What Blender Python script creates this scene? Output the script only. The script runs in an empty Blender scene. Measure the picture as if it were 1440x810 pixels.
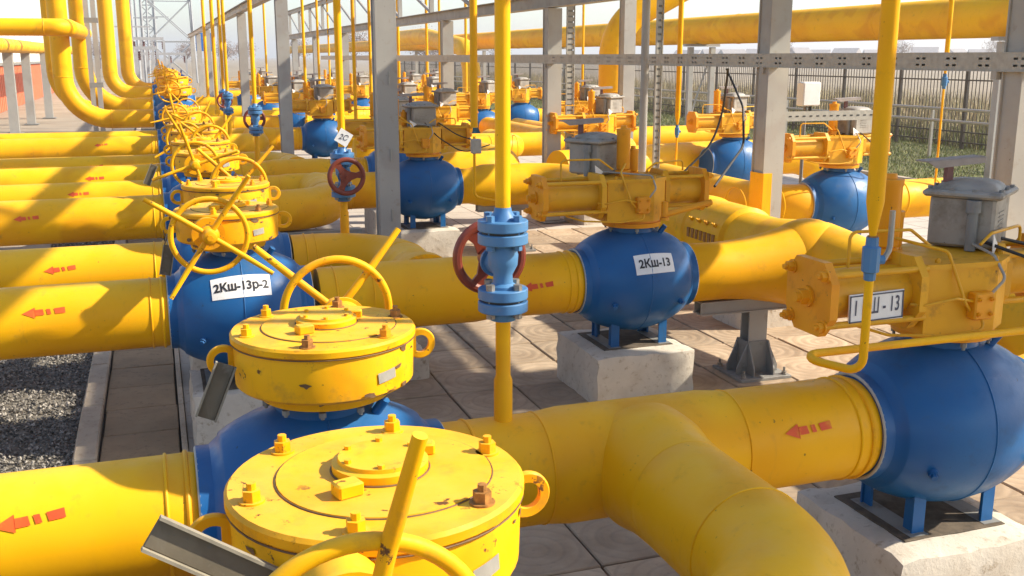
import bpy, math, random
import numpy as np
from mathutils import Vector, Matrix

random.seed(7)
RNG = np.random.default_rng(11)
scene = bpy.context.scene
COL = scene.collection
R = math.radians

# ---------------------------------------------------------------- camera, sky, sun, exposure
CAM_H = 2.304
cam_d = bpy.data.cameras.new("camera")
cam_d.sensor_width = 36.0
cam_d.lens = 36.0 * 1450 / 1440
cam_d.clip_start = 0.05
cam_d.clip_end = 3000
cam = bpy.data.objects.new("camera", cam_d)
COL.objects.link(cam)
cam.location = (0, 0, CAM_H)
cam.rotation_euler = (R(90 - 12.65), 0, R(-18.9))
scene.camera = cam

SUN_EL = R(37)
SUN_AZ = (0.955, -0.296)                     # horizontal direction towards the sun
az = math.atan2(SUN_AZ[0], SUN_AZ[1])       # clockwise from +Y
world = bpy.data.worlds.new("World")
scene.world = world
world.use_nodes = True
wn = world.node_tree
sky = wn.nodes.new("ShaderNodeTexSky")
sky.sky_type = 'NISHITA'
sky.sun_disc = False
sky.sun_elevation = SUN_EL
sky.sun_rotation = az
sky.altitude = 100
sky.air_density = 1.0
sky.dust_density = 1.2
sky.ozone_density = 1.0
wn.nodes["Background"].inputs[1].default_value = 0.13
wn.links.new(sky.outputs[0], wn.nodes["Background"].inputs[0])

sun_d = bpy.data.lights.new("sun", 'SUN')
sun_d.energy = 4.7
sun_d.angle = R(1.0)
sun_d.color = (1.0, 0.91, 0.76)
sun = bpy.data.objects.new("sun", sun_d)
COL.objects.link(sun)
sd = Vector((SUN_AZ[0] * math.cos(SUN_EL), SUN_AZ[1] * math.cos(SUN_EL), math.sin(SUN_EL)))
sun.rotation_euler = sd.to_track_quat('Z', 'Y').to_euler()
sun.location = (20, -5, 30)

vs = scene.view_settings
vs.view_transform = 'Standard'
vs.look = 'None'
vs.gamma = 1
vs.use_curve_mapping = False
vs.exposure = 0.98
scene.cycles.use_denoising = True
scene.cycles.max_bounces = 8
scene.cycles.diffuse_bounces = 5


# ---------------------------------------------------------------- materials
def new_mat(name):
    m = bpy.data.materials.new(name)
    m.use_nodes = True
    nt = m.node_tree
    return m, nt, nt.nodes["Principled BSDF"]


def N(nt, t, **kw):
    n = nt.nodes.new(t)
    for k, v in kw.items():
        setattr(n, k, v)
    return n


def ramp(nt, fac, stops):
    r = N(nt, "ShaderNodeValToRGB")
    el = r.color_ramp.elements
    while len(el) < len(stops):
        el.new(0.5)
    for e, (p, c) in zip(el, stops):
        e.position = p
        e.color = (c[0], c[1], c[2], 1) if len(c) == 3 else c
    nt.links.new(fac, r.inputs[0])
    return r.outputs[0]


def coords(nt, obj_random=True):
    tc = N(nt, "ShaderNodeTexCoord")
    if not obj_random:
        return tc.outputs["Object"]
    oi = N(nt, "ShaderNodeObjectInfo")
    mul = N(nt, "ShaderNodeMath", operation='MULTIPLY')
    mul.inputs[1].default_value = 37.0
    nt.links.new(oi.outputs["Random"], mul.inputs[0])
    add = N(nt, "ShaderNodeVectorMath", operation='ADD')
    nt.links.new(tc.outputs["Object"], add.inputs[0])
    nt.links.new(mul.outputs[0], add.inputs[1])
    return add.outputs[0]


def noise(nt, vec, scale, detail=4, rough=0.55):
    n = N(nt, "ShaderNodeTexNoise")
    n.inputs["Scale"].default_value = scale
    n.inputs["Detail"].default_value = detail
    n.inputs["Roughness"].default_value = rough
    nt.links.new(vec, n.inputs["Vector"])
    return n.outputs["Fac"]


def mixc(nt, fac, a, b):
    m = N(nt, "ShaderNodeMix", data_type='RGBA')
    for i, x in ((0, fac), (6, a), (7, b)):
        if isinstance(x, (tuple, list)):
            m.inputs[i].default_value = (*x[:3], 1)
        elif isinstance(x, (int, float)):
            m.inputs[i].default_value = x
        else:
            nt.links.new(x, m.inputs[i])
    return m.outputs[2]


def bump(nt, bsdf, h, strength=0.2, dist=0.01):
    b = N(nt, "ShaderNodeBump")
    b.inputs["Strength"].default_value = strength
    b.inputs["Distance"].default_value = dist
    nt.links.new(h, b.inputs["Height"])
    nt.links.new(b.outputs[0], bsdf.inputs["Normal"])


def paint(name, base, alt, rough=0.38, dirt=(0.2, 0.12, 0.04), dirt_at=0.66, chip=None, chip_at=0.7, patch=1.1, dust=None, wear=0.5, spec=0.4, repair=0.25):
    """weathered paint: two tones in large patches, brushed-over repairs, grime, runs, specks, dust lying on top, rust chips"""
    m, nt, b = new_mat(name)
    v = coords(nt)
    big = noise(nt, v, patch, 3, 0.5)
    f = ramp(nt, big, [(0.40, (0, 0, 0)), (0.62, (1, 1, 1))])
    col = mixc(nt, f, base, alt)
    # repair patches with a fairly sharp edge
    rp = noise(nt, v, patch * 2.3, 1, 0.4)
    rf = ramp(nt, rp, [(0.56, (0, 0, 0)), (0.66, (repair, repair, repair))])
    col = mixc(nt, rf, col, tuple(x * y for x, y in zip(alt, (0.86, 0.74, 0.7))))
    med = noise(nt, v, 9, 6, 0.65)
    g = ramp(nt, med, [(dirt_at - 0.10, (0, 0, 0)), (dirt_at + 0.08, (0.75, 0.75, 0.75))])
    col = mixc(nt, g, col, dirt)
    # runs: noise squeezed so that it streaks downwards
    mp = N(nt, "ShaderNodeMapping")
    mp.inputs["Scale"].default_value = (26, 26, 2.2)
    nt.links.new(v, mp.inputs["Vector"])
    st = noise(nt, mp.outputs[0], 1.0, 4, 0.6)
    sf = ramp(nt, st, [(0.60, (0, 0, 0)), (0.76, (wear, wear, wear))])
    col = mixc(nt, sf, col, tuple(0.5 * x + 0.5 * y for x, y in zip(dirt, alt)))
    # small knocks and specks
    sp = noise(nt, v, 38, 3, 0.6)
    kf = ramp(nt, sp, [(0.715, (0, 0, 0)), (0.74, (0.85, 0.85, 0.85))])
    col = mixc(nt, kf, col, tuple(x * 0.45 for x in dirt))
    if dust:
        ge = N(nt, "ShaderNodeNewGeometry")
        sx = N(nt, "ShaderNodeSeparateXYZ")
        nt.links.new(ge.outputs["Normal"], sx.inputs[0])
        up = N(nt, "ShaderNodeMapRange")
        up.inputs[1].default_value = 0.45
        up.inputs[2].default_value = 1.0
        up.inputs[3].default_value = 0.0
        up.inputs[4].default_value = 0.45
        nt.links.new(sx.outputs["Z"], up.inputs[0])
        dn = ramp(nt, noise(nt, v, 3.2, 6, 0.68), [(0.34, (0.1, 0.1, 0.1)), (0.62, (1, 1, 1))])
        mu = N(nt, "ShaderNodeMath", operation='MULTIPLY')
        nt.links.new(up.outputs[0], mu.inputs[0])
        nt.links.new(dn, mu.inputs[1])
        col = mixc(nt, mu.outputs[0], col, dust)
    if chip:
        ch = noise(nt, v, 22, 5, 0.7)
        cf = ramp(nt, ch, [(chip_at - 0.02, (0, 0, 0)), (chip_at + 0.015, (1, 1, 1))])
        cl = ramp(nt, noise(nt, v, 3.5, 2, 0.5), [(0.44, (0, 0, 0)), (0.53, (1, 1, 1))])
        cm = N(nt, "ShaderNodeMath", operation='MULTIPLY')
        nt.links.new(cf, cm.inputs[0])
        nt.links.new(cl, cm.inputs[1])
        cf = cm.outputs[0]
        col = mixc(nt, cf, col, chip)
    nt.links.new(col, b.inputs["Base Color"])
    b.inputs["Specular IOR Level"].default_value = spec
    rr = N(nt, "ShaderNodeMapRange")
    rr.inputs[1].default_value = 0.35
    rr.inputs[2].default_value = 0.7
    rr.inputs[3].default_value = rough - 0.07
    rr.inputs[4].default_value = rough + 0.22
    nt.links.new(med, rr.inputs[0])
    nt.links.new(rr.outputs[0], b.inputs["Roughness"])
    hh = N(nt, "ShaderNodeMath", operation='MULTIPLY_ADD')
    nt.links.new(noise(nt, v, 7, 2, 0.5), hh.inputs[0])
    hh.inputs[1].default_value = 2.0
    nt.links.new(noise(nt, v, 55, 3, 0.6), hh.inputs[2])
    bump(nt, b, hh.outputs[0], 0.10, 0.004)
    return m


def simple(name, base, rough=0.5, metal=0.0, var=0.25, scale=12, bumps=0.1):
    m, nt, b = new_mat(name)
    v = coords(nt)
    n = noise(nt, v, scale, 5, 0.6)
    dark = tuple(c * (1 - var) for c in base)
    lite = tuple(min(1, c * (1 + var)) for c in base)
    nt.links.new(ramp(nt, n, [(0.3, dark), (0.7, lite)]), b.inputs["Base Color"])
    b.inputs["Roughness"].default_value = rough
    b.inputs["Metallic"].default_value = metal
    if bumps:
        bump(nt, b, noise(nt, v, scale * 4, 4, 0.65), bumps, 0.006)
    return m


M = {}
M['yellow'] = paint("yellow_pipe_paint", (0.87, 0.455, 0.002), (0.82, 0.38, 0.002), 0.43, dirt=(0.40, 0.21, 0.03), dirt_at=0.71, dust=(0.82, 0.49, 0.06), wear=0.45, spec=0.2, repair=0.55)
M['yellow_gear'] = paint("yellow_gearbox_paint", (0.86, 0.435, 0.002), (0.80, 0.355, 0.002), 0.47, dirt=(0.40, 0.20, 0.03),
                         dirt_at=0.66, chip=(0.13, 0.055, 0.02), chip_at=0.625, patch=3, dust=(0.82, 0.50, 0.10), wear=0.6, spec=0.2, repair=0.5)
M['orange'] = paint("orange_yellow_paint", (0.80, 0.335, 0.004), (0.74, 0.29, 0.004), 0.42, dirt=(0.3, 0.13, 0.02), dirt_at=0.7, patch=4)
M['ochre'] = paint("ochre_yellow_paint", (0.74, 0.365, 0.005), (0.66, 0.33, 0.006), 0.45, dirt=(0.25, 0.13, 0.03), dirt_at=0.68, patch=4)
M['blue'] = paint("blue_valve_paint", (0.005, 0.088, 0.265), (0.010, 0.115, 0.31), 0.36, dirt=(0.03, 0.08, 0.16), dirt_at=0.68, patch=2, chip=(0.12, 0.17, 0.24), chip_at=0.76, dust=(0.07, 0.15, 0.28), wear=0.4)
M['lightblue'] = paint("light_blue_paint", (0.055, 0.17, 0.36), (0.07, 0.20, 0.38), 0.42, dirt=(0.2, 0.2, 0.2), dirt_at=0.7, patch=6)
M['navy'] = paint("navy_paint", (0.02, 0.05, 0.16), (0.025, 0.07, 0.2), 0.4, patch=3)
M['grey'] = paint("grey_steel_paint", (0.38, 0.36, 0.32), (0.33, 0.315, 0.285), 0.5, dirt=(0.28, 0.23, 0.17), dirt_at=0.68, patch=1.5)
M['greyd'] = paint("dark_grey_steel_paint", (0.24, 0.24, 0.225), (0.2, 0.2, 0.19), 0.5, dirt=(0.13, 0.11, 0.09), dirt_at=0.66, patch=3)
M['boxgrey'] = paint("control_box_grey", (0.34, 0.31, 0.262), (0.28, 0.256, 0.22), 0.5, dirt=(0.17, 0.14, 0.1), dirt_at=0.62, patch=5)
M['galv'] = simple("galvanised_steel", (0.36, 0.34, 0.295), 0.45, 0.2, 0.15, 20, 0.04)
M['steel'] = simple("bare_bolt_steel", (0.30, 0.28, 0.25), 0.45, 0.6, 0.3, 60)
M['rust'] = simple("rusty_bolt", (0.34, 0.15, 0.03), 0.75, 0.1, 0.4, 60)
M['red'] = paint("dark_red_handwheel_paint", (0.17, 0.028, 0.014), (0.22, 0.045, 0.022), 0.4, dirt=(0.06, 0.02, 0.015), dirt_at=0.66, patch=8)
M['dull'] = simple("dull_beige_edge", (0.26, 0.23, 0.17), 0.85, 0, 0.2, 20)
M['visor'] = simple("taupe_visor_sheet", (0.30, 0.25, 0.22), 0.55, 0, 0.2, 12)
M['maroon'] = simple("maroon_sheet", (0.18, 0.07, 0.06), 0.6, 0, 0.2, 15)
M['arrow'] = paint("red_arrow_paint", (0.74, 0.10, 0.012), (0.64, 0.07, 0.012), 0.45, dirt=(0.75, 0.42, 0.02), dirt_at=0.69, patch=8)
M['white'] = simple("white_label", (0.78, 0.77, 0.74), 0.5, 0, 0.06, 10, 0)
M['ink'] = simple("black_ink", (0.02, 0.02, 0.022), 0.5, 0, 0.1, 10, 0)
M['greyink'] = simple("grey_blue_ink", (0.07, 0.075, 0.11), 0.5, 0, 0.2, 30, 0)
M['black'] = simple("black_rubber", (0.018, 0.017, 0.016), 0.5, 0, 0.2, 20)
M['wire'] = simple("rusty_wire", (0.16, 0.09, 0.04), 0.7, 0.3, 0.3, 40)
M['tag'] = paint("grey_tag_plate", (0.15, 0.125, 0.085), (0.11, 0.093, 0.065), 0.85, dirt=(0.28, 0.25, 0.2), dirt_at=0.64, patch=9)
M['palering'] = simple("pale_weld_ring", (0.42, 0.41, 0.36), 0.6, 0, 0.2, 25)
M['fencepaint'] = simple("dark_brown_fence_paint", (0.05, 0.037, 0.026), 0.5, 0, 0.3, 20)
M['bluesign'] = simple("blue_sign", (0.02, 0.13, 0.42), 0.4, 0, 0.1, 5, 0)
M['greytower'] = simple("grey_lattice_steel", (0.33, 0.34, 0.35), 0.6, 0, 0.15, 3, 0)
M['orangewall'] = simple("orange_corrugated_sheet", (0.62, 0.16, 0.07), 0.6, 0, 0.15, 2, 0)
M['cladding'] = simple("cream_cladding", (0.74, 0.69, 0.6), 0.6, 0, 0.06, 2, 0)
M['houseroof'] = simple("grey_house_roof", (0.28, 0.25, 0.24), 0.8, 0, 0.2, 2, 0)
M['housewall'] = simple("pale_house_wall", (0.6, 0.57, 0.52), 0.8, 0, 0.1, 2, 0)
M['glass'] = simple("dark_window", (0.05, 0.06, 0.08), 0.15, 0, 0.1, 2, 0)
M['bark'] = simple("bark", (0.16, 0.11, 0.08), 0.9, 0, 0.3, 10)
M['dryleaf'] = simple("reddish_brown_leaves", (0.22, 0.12, 0.06), 0.8, 0, 0.4, 3, 0)


def concrete_mat(name, base, stain, scale=3.0, b_s=0.4):
    m, nt, b = new_mat(name)
    v = coords(nt)
    n1 = noise(nt, v, scale, 6, 0.6)
    n2 = noise(nt, v, scale * 7, 6, 0.7)
    c = ramp(nt, n1, [(0.3, tuple(x * 0.8 for x in base)), (0.65, base)])
    f = ramp(nt, n2, [(0.55, (0, 0, 0)), (0.72, (0.8, 0.8, 0.8))])
    c = mixc(nt, ramp(nt, noise(nt, v, scale * 1.7, 3, 0.5), [(0.52, (0, 0, 0)), (0.68, (0.55, 0.55, 0.55))]), c, tuple(0.5 * x + 0.5 * y for x, y in zip(base, stain)))
    nt.links.new(mixc(nt, f, c, stain), b.inputs["Base Color"])
    b.inputs["Roughness"].default_value = 0.88
    bump(nt, b, n2, b_s, 0.012)
    return m


M['plinth'] = concrete_mat("whitewashed_concrete", (0.63, 0.565, 0.465), (0.25, 0.18, 0.105))
M['slab'] = concrete_mat("grey_concrete_slab", (0.40, 0.36, 0.30), (0.22, 0.17, 0.12), 2.0)
M['kerb'] = concrete_mat("kerb_concrete", (0.48, 0.39, 0.28), (0.2, 0.14, 0.09), 4.0)
M['path'] = concrete_mat("path_slab_concrete", (0.33, 0.23, 0.13), (0.14, 0.095, 0.055), 3.0)


def tile_mat():
    m, nt, b = new_mat("ring_patterned_paving_tile")
    tc = N(nt, "ShaderNodeTexCoord")
    oi = N(nt, "ShaderNodeObjectInfo")
    wh = N(nt, "ShaderNodeTexWhiteNoise", noise_dimensions='1D')
    nt.links.new(oi.outputs["Random"], wh.inputs["W"])
    sub = N(nt, "ShaderNodeVectorMath", operation='SUBTRACT')
    sub.inputs[1].default_value = (0.5, 0.5, 0.5)
    nt.links.new(wh.outputs["Color"], sub.inputs[0])
    sc = N(nt, "ShaderNodeVectorMath", operation='MULTIPLY')
    sc.inputs[1].default_value = (0.10, 0.10, 0)
    nt.links.new(sub.outputs[0], sc.inputs[0])
    add = N(nt, "ShaderNodeVectorMath", operation='ADD')
    nt.links.new(tc.outputs["Object"], add.inputs[0])
    nt.links.new(sc.outputs[0], add.inputs[1])
    v = coords(nt)
    warp = noise(nt, v, 5, 2, 0.5)
    wv = N(nt, "ShaderNodeTexWave", wave_type='RINGS', rings_direction='Z')
    wv.inputs["Scale"].default_value = 4.2
    wv.inputs["Distortion"].default_value = 0.25
    wv.inputs["Detail"].default_value = 1
    wv.inputs["Detail Scale"].default_value = 2.2
    nt.links.new(add.outputs[0], wv.inputs["Vector"])
    n1 = noise(nt, v, 3.5, 6, 0.62)
    n2 = noise(nt, v, 26, 5, 0.7)
    c = ramp(nt, n1, [(0.3, (0.28, 0.20, 0.125)), (0.7, (0.45, 0.345, 0.235))])
    hs = N(nt, "ShaderNodeHueSaturation")
    val = N(nt, "ShaderNodeMapRange")
    val.inputs[3].default_value = 0.82
    val.inputs[4].default_value = 1.18
    nt.links.new(oi.outputs["Random"], val.inputs[0])
    nt.links.new(val.outputs[0], hs.inputs["Value"])
    nt.links.new(c, hs.inputs["Color"])
    # dirt sits in the grooves of the relief
    g = ramp(nt, wv.outputs["Fac"], [(0.0, (0.20, 0.20, 0.20)), (0.25, (0, 0, 0))])
    c2 = mixc(nt, g, hs.outputs[0], (0.13, 0.10, 0.075))
    f = ramp(nt, n2, [(0.60, (0, 0, 0)), (0.78, (0.7, 0.7, 0.7))])
    nt.links.new(mixc(nt, f, c2, (0.12, 0.1, 0.08)), b.inputs["Base Color"])
    b.inputs["Roughness"].default_value = 0.85
    mx = N(nt, "ShaderNodeMath", operation='MULTIPLY_ADD')
    nt.links.new(n2, mx.inputs[0])
    mx.inputs[1].default_value = 0.5
    nt.links.new(wv.outputs["Fac"], mx.inputs[2])
    bump(nt, b, mx.outputs[0], 0.45, 0.006)
    return m


M['tile'] = tile_mat()


def ground_mat(name, a, bcol, scale, seam=None, bs=0.3):
    m, nt, b = new_mat(name)
    tc = N(nt, "ShaderNodeTexCoord")
    v = tc.outputs["Object"]
    n1 = noise(nt, v, scale, 6, 0.62)
    n2 = noise(nt, v, scale * 14, 5, 0.7)
    c = ramp(nt, n1, [(0.32, a), (0.68, bcol)])
    f = ramp(nt, n2, [(0.55, (0, 0, 0)), (0.8, (0.5, 0.5, 0.5))])
    c = mixc(nt, f, c, tuple(x * 0.55 for x in a))
    if seam:
        br = N(nt, "ShaderNodeTexBrick")
        br.offset = 0
        br.inputs["Scale"].default_value = 1
        br.inputs["Mortar Size"].default_value = 0.008
        br.inputs["Brick Width"].default_value = seam
        br.inputs["Row Height"].default_value = seam
        br.inputs["Color1"].default_value = (0, 0, 0, 1)
        br.inputs["Color2"].default_value = (0, 0, 0, 1)
        br.inputs["Mortar"].default_value = (1, 1, 1, 1)
        nt.links.new(v, br.inputs["Vector"])
        c = mixc(nt, br.outputs["Color"], c, (0.10, 0.08, 0.06))
    nt.links.new(c, b.inputs["Base Color"])
    b.inputs["Roughness"].default_value = 0.92
    bump(nt, b, n2, bs, 0.02)
    return m


M['ground'] = ground_mat("tan_field_ground", (0.21, 0.16, 0.10), (0.30, 0.235, 0.15), 0.25)
M['apron'] = ground_mat("pale_concrete_apron", (0.40, 0.345, 0.28), (0.50, 0.44, 0.37), 0.6, seam=0.5)
M['apron_plain'] = ground_mat("pale_left_yard", (0.25, 0.195, 0.135), (0.34, 0.275, 0.20), 0.5)
M['turf'] = ground_mat("grass_soil", (0.07, 0.075, 0.02), (0.13, 0.12, 0.035), 0.8)
M['joint'] = simple("dark_joint_sand", (0.10, 0.08, 0.055), 0.95, 0, 0.3, 15)
M['soot'] = simple("dark_bedding_mortar", (0.10, 0.075, 0.05), 0.9, 0, 0.4, 20)
M['gravelbed'] = simple("gravel_bed", (0.16, 0.14, 0.11), 0.95, 0, 0.4, 30)


def attr_mat(name, attr, rough=0.85, translucent=False):
    m, nt, b = new_mat(name)
    a = N(nt, "ShaderNodeAttribute")
    a.attribute_name = attr
    nt.links.new(a.outputs["Color"], b.inputs["Base Color"])
    b.inputs["Roughness"].default_value = rough
    return m


M['stones'] = attr_mat("mixed_gravel", "tint")
M['blades'] = attr_mat("grass_blades", "tint", 0.7)


# ---------------------------------------------------------------- mesh helpers
def frame(d):
    d = Vector(d).normalized()
    a = Vector((0, 0, 1)) if abs(d.z) < 0.9 else Vector((1, 0, 0))
    u = d.cross(a).normalized()
    v = d.cross(u).normalized()
    return d, u, v


class MB:
    def __init__(s):
        s.v = []
        s.f = []

    def add(s, vs, fs):
        o = len(s.v)
        s.v += [tuple(p) for p in vs]
        s.f += [tuple(i + o for i in f) for f in fs]
        return s

    def box(s, c, d, rot=None, bev=0.0):
        """axis box of centre c, size d; bev chamfers the vertical-plane edges slightly"""
        x, y, z = d[0] / 2, d[1] / 2, d[2] / 2
        if bev <= 0:
            P = [(-x, -y, -z), (x, -y, -z), (x, y, -z), (-x, y, -z), (-x, -y, z), (x, -y, z), (x, y, z), (-x, y, z)]
            F = [(0, 3, 2, 1), (4, 5, 6, 7), (0, 1, 5, 4), (1, 2, 6, 5), (2, 3, 7, 6), (3, 0, 4, 7)]
        else:
            b = min(bev, x * .9, y * .9, z * .9)
            P, F = [], []
            ring = lambda ix, iy, zz: [(-ix, -y + (y - iy) * 0, zz)]
            lv = [(-z, b), (-z + b, 0), (z - b, 0), (z, b)]
            for zz, ins in lv:
                xx, yy = x - ins, y - ins
                cb = b if ins == 0 else b * 0.6
                P += [(-xx + cb, -yy, zz), (xx - cb, -yy, zz), (xx, -yy + cb, zz), (xx, yy - cb, zz),
                      (xx - cb, yy, zz), (-xx + cb, yy, zz), (-xx, yy - cb, zz), (-xx, -yy + cb, zz)]
            for k in range(3):
                for i in range(8):
                    j = (i + 1) % 8
                    F.append((k * 8 + i, k * 8 + j, k * 8 + 8 + j, k * 8 + 8 + i))
            F.append(tuple(range(7, -1, -1)))
            F.append(tuple(range(24, 32)))
        if rot is not None:
            P = [tuple(rot @ Vector(p)) for p in P]
        return s.add([(p[0] + c[0], p[1] + c[1], p[2] + c[2]) for p in P], F)

    def cyl(s, a, b, r, r2=None, n=16, caps=True):
        r2 = r if r2 is None else r2
        a, b = Vector(a), Vector(b)
        d, u, v = frame(b - a)
        P = []
        for c, rr in ((a, r), (b, r2)):
            for i in range(n):
                t = 2 * math.pi * i / n
                P.append(c + u * (rr * math.cos(t)) + v * (rr * math.sin(t)))
        F = [(i, i + n, (i + 1) % n + n, (i + 1) % n) for i in range(n)]
        if caps:
            F.append(tuple(range(n)))
            F.append(tuple(range(2 * n - 1, n - 1, -1)))
        return s.add(P, F)

    def lathe(s, o, axis, prof, n=32, phase=0.0):
        """prof: list of (distance along axis, radius)"""
        o = Vector(o)
        d, u, v = frame(axis)
        P, F = [], []
        for h, r in prof:
            for i in range(n):
                t = 2 * math.pi * i / n + phase
                P.append(o + d * h + u * (r * math.cos(t)) + v * (r * math.sin(t)))
        for k in range(len(prof) - 1):
            for i in range(n):
                j = (i + 1) % n
                F.append((k * n + i, (k + 1) * n + i, (k + 1) * n + j, k * n + j))
        if prof[0][1] > 1e-6:
            F.append(tuple(range(n)))
        if prof[-1][1] > 1e-6:
            m = (len(prof) - 1) * n
            F.append(tuple(range(m + n - 1, m - 1, -1)))
        return s.add(P, F)

    def tube(s, path, r, n=20, bend=0.0, steps=8, caps=True, radii=None):
        """tube along a polyline; corners are rounded with radius `bend`"""
        P = [Vector(p) for p in path]
        pts = []
        for i, p in enumerate(P):
            if 0 < i < len(P) - 1 and bend > 0:
                a = (P[i - 1] - p)
                b = (P[i + 1] - p)
                ang = a.angle(b)
                if abs(ang - math.pi) < 1e-3:
                    pts.append(p)
                    continue
                tl = min(bend / math.tan(ang / 2), a.length * .49 if i > 1 else a.length * .95,
                         b.length * .49 if i < len(P) - 2 else b.length * .95)
                rr = tl * math.tan(ang / 2)
                a.normalize()
                b.normalize()
                c = p + (a + b).normalized() * (rr / math.sin(ang / 2))
                st = p + a * tl - c
                en = p + b * tl - c
                ax = st.cross(en).normalized()
                tot = st.angle(en)
                for k in range(steps + 1):
                    pts.append(c + Matrix.Rotation(tot * k / steps, 3, ax) @ st)
            else:
                pts.append(p)
        tang = []
        for i in range(len(pts)):
            a = pts[max(0, i - 1)]
            b = pts[min(len(pts) - 1, i + 1)]
            tang.append((b - a).normalized())
        d, u, v = frame(tang[0])
        V, F = [], []
        for i, p in enumerate(pts):
            if i:
                q = tang[i - 1].rotation_difference(tang[i])
                u = q @ u
                v = q @ v
            rr = r if radii is None else radii(i / (len(pts) - 1))
            for k in range(n):
                t = 2 * math.pi * k / n
                V.append(p + u * (rr * math.cos(t)) + v * (rr * math.sin(t)))
        for i in range(len(pts) - 1):
            for k in range(n):
                j = (k + 1) % n
                F.append((i * n + k, (i + 1) * n + k, (i + 1) * n + j, i * n + j))
        if caps:
            F.append(tuple(range(n)))
            m = (len(pts) - 1) * n
            F.append(tuple(range(m + n - 1, m - 1, -1)))
        return s.add(V, F)

    def torus(s, c, axis, R0, r, n=40, m=10, a0=0.0, a1=2 * math.pi):
        c = Vector(c)
        d, u, v = frame(axis)
        V, F = [], []
        full = abs(a1 - a0 - 2 * math.pi) < 1e-6
        cnt = n if full else n + 1
        for i in range(cnt):
            t = a0 + (a1 - a0) * i / n
            rad = u * math.cos(t) + v * math.sin(t)
            for k in range(m):
                q = 2 * math.pi * k / m
                V.append(c + rad * (R0 + r * math.cos(q)) + d * (r * math.sin(q)))
        for i in range(n):
            i2 = (i + 1) % cnt
            for k in range(m):
                k2 = (k + 1) % m
                F.append((i * m + k, i * m + k2, i2 * m + k2, i2 * m + k))
        return s.add(V, F)

    def prism(s, poly, o, ux, uy, depth):
        """polygon in plane (ux,uy) at o, extruded along ux x uy by depth"""
        o, ux, uy = Vector(o), Vector(ux), Vector(uy)
        nrm = ux.cross(uy).normalized() * depth
        n = len(poly)
        A = [o + ux * p[0] + uy * p[1] for p in poly]
        B = [p + nrm for p in A]
        F = [tuple(range(n - 1, -1, -1)), tuple(range(n, 2 * n))]
        F += [(i, (i + 1) % n, (i + 1) % n + n, i + n) for i in range(n)]
        return s.add(A + B, F)

    def hexbolt(s, p, axis, r=0.016, h=0.02, stud=0.012):
        p = Vector(p)
        d = Vector(axis).normalized()
        s.cyl(p, p + d * h, r, n=6)
        if stud:
            s.cyl(p + d * h, p + d * (h + stud), r * 0.5, n=8)
        return s

    def mesh(s, name, smooth=35):
        me = bpy.data.meshes.new(name)
        me.from_pydata(s.v, [], s.f)
        me.update()
        if smooth:
            me.shade_smooth()
            me.set_sharp_from_angle(angle=R(smooth))
        return me

    def build(s, name, mat, parent=None, smooth=35, org=None):
        me = s.mesh(name, smooth)
        me.materials.append(M[mat] if isinstance(mat, str) else mat)
        ob = bpy.data.objects.new(name, me)
        COL.objects.link(ob)
        if org is not None:
            me.transform(Matrix.Translation(-Vector(org)))
        if parent is not None:
            ob.parent = parent
        return ob


def thing(name, label, cat, loc=(0, 0, 0), rz=0.0, group=None):
    o = bpy.data.objects.new(name, None)
    o.empty_display_size = 0.1
    COL.objects.link(o)
    o.location = loc
    o.rotation_euler = (0, 0, rz)
    o["label"] = label
    o["category"] = cat
    if group:
        o["group"] = group
    return o


def tag(o, label, cat, group=None):
    o["label"] = label
    o["category"] = cat
    if group:
        o["group"] = group
    return o


def struct(o, kind="structure"):
    o["kind"] = kind
    return o


def inst(name, me, parent, loc, rz=0.0, scale=None):
    """another object on shared mesh data"""
    o = bpy.data.objects.new(name, me)
    COL.objects.link(o)
    o.location = loc
    o.rotation_euler = (0, 0, rz)
    if scale:
        o.scale = scale
    if parent is not None:
        o.parent = parent
    return o


def copy_tree(o, loc, label=None, rz=None, group=None, skip=()):
    c = o.copy()
    COL.objects.link(c)
    c.location = loc
    if rz is not None:
        c.rotation_euler = (0, 0, rz)
    if label:
        c["label"] = label
    if group:
        c["group"] = group
    for ch in o.children:
        if ch.name.split(".")[0] in skip:
            continue
        d = ch.copy()
        COL.objects.link(d)
        d.parent = c
        for g in ch.children:
            if g.name.split(".")[0] in skip:
                continue
            e = g.copy()
            COL.objects.link(e)
            e.parent = d
    return c


def text_mesh(body, size, bold=0.0):
    cu = bpy.data.curves.new("lettering", 'FONT')
    cu.body = body
    cu.size = size
    cu.align_x = 'CENTER'
    cu.align_y = 'CENTER'
    cu.offset = bold
    cu.resolution_u = 3
    tmp = bpy.data.objects.new("lettering_tmp", cu)
    COL.objects.link(tmp)
    dg = bpy.context.evaluated_depsgraph_get()
    me = bpy.data.meshes.new_from_object(tmp.evaluated_get(dg))
    vs = [v.co.copy() for v in me.vertices]
    fs = [tuple(p.vertices) for p in me.polygons]
    bpy.data.objects.remove(tmp)
    bpy.data.curves.remove(cu)
    bpy.data.meshes.remove(me)
    return vs, fs


# ---------------------------------------------------------------- dimensions of the plant
AX = 0.80          # height of the pipe axes
PR = 0.208         # pipe radius
PT = 0.35          # plinth top
CAT_V = "valve"


def body_r(x):
    a = abs(x)
    if a > 0.375:
        return 0.226
    if a > 0.345:
        return 0.252
    return 0.252 + 0.113 * (max(0.0, math.cos(math.pi / 2 * a / 0.352)) ** 0.75)


def on_body(x, th, off):
    r = body_r(x) + off
    return Vector((x, -r * math.cos(th), AX + r * math.sin(th)))


def on_pipe(r):
    return lambda x, th, off: Vector((x, -(r + off) * math.cos(th), AX + (r + off) * math.sin(th)))


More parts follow.
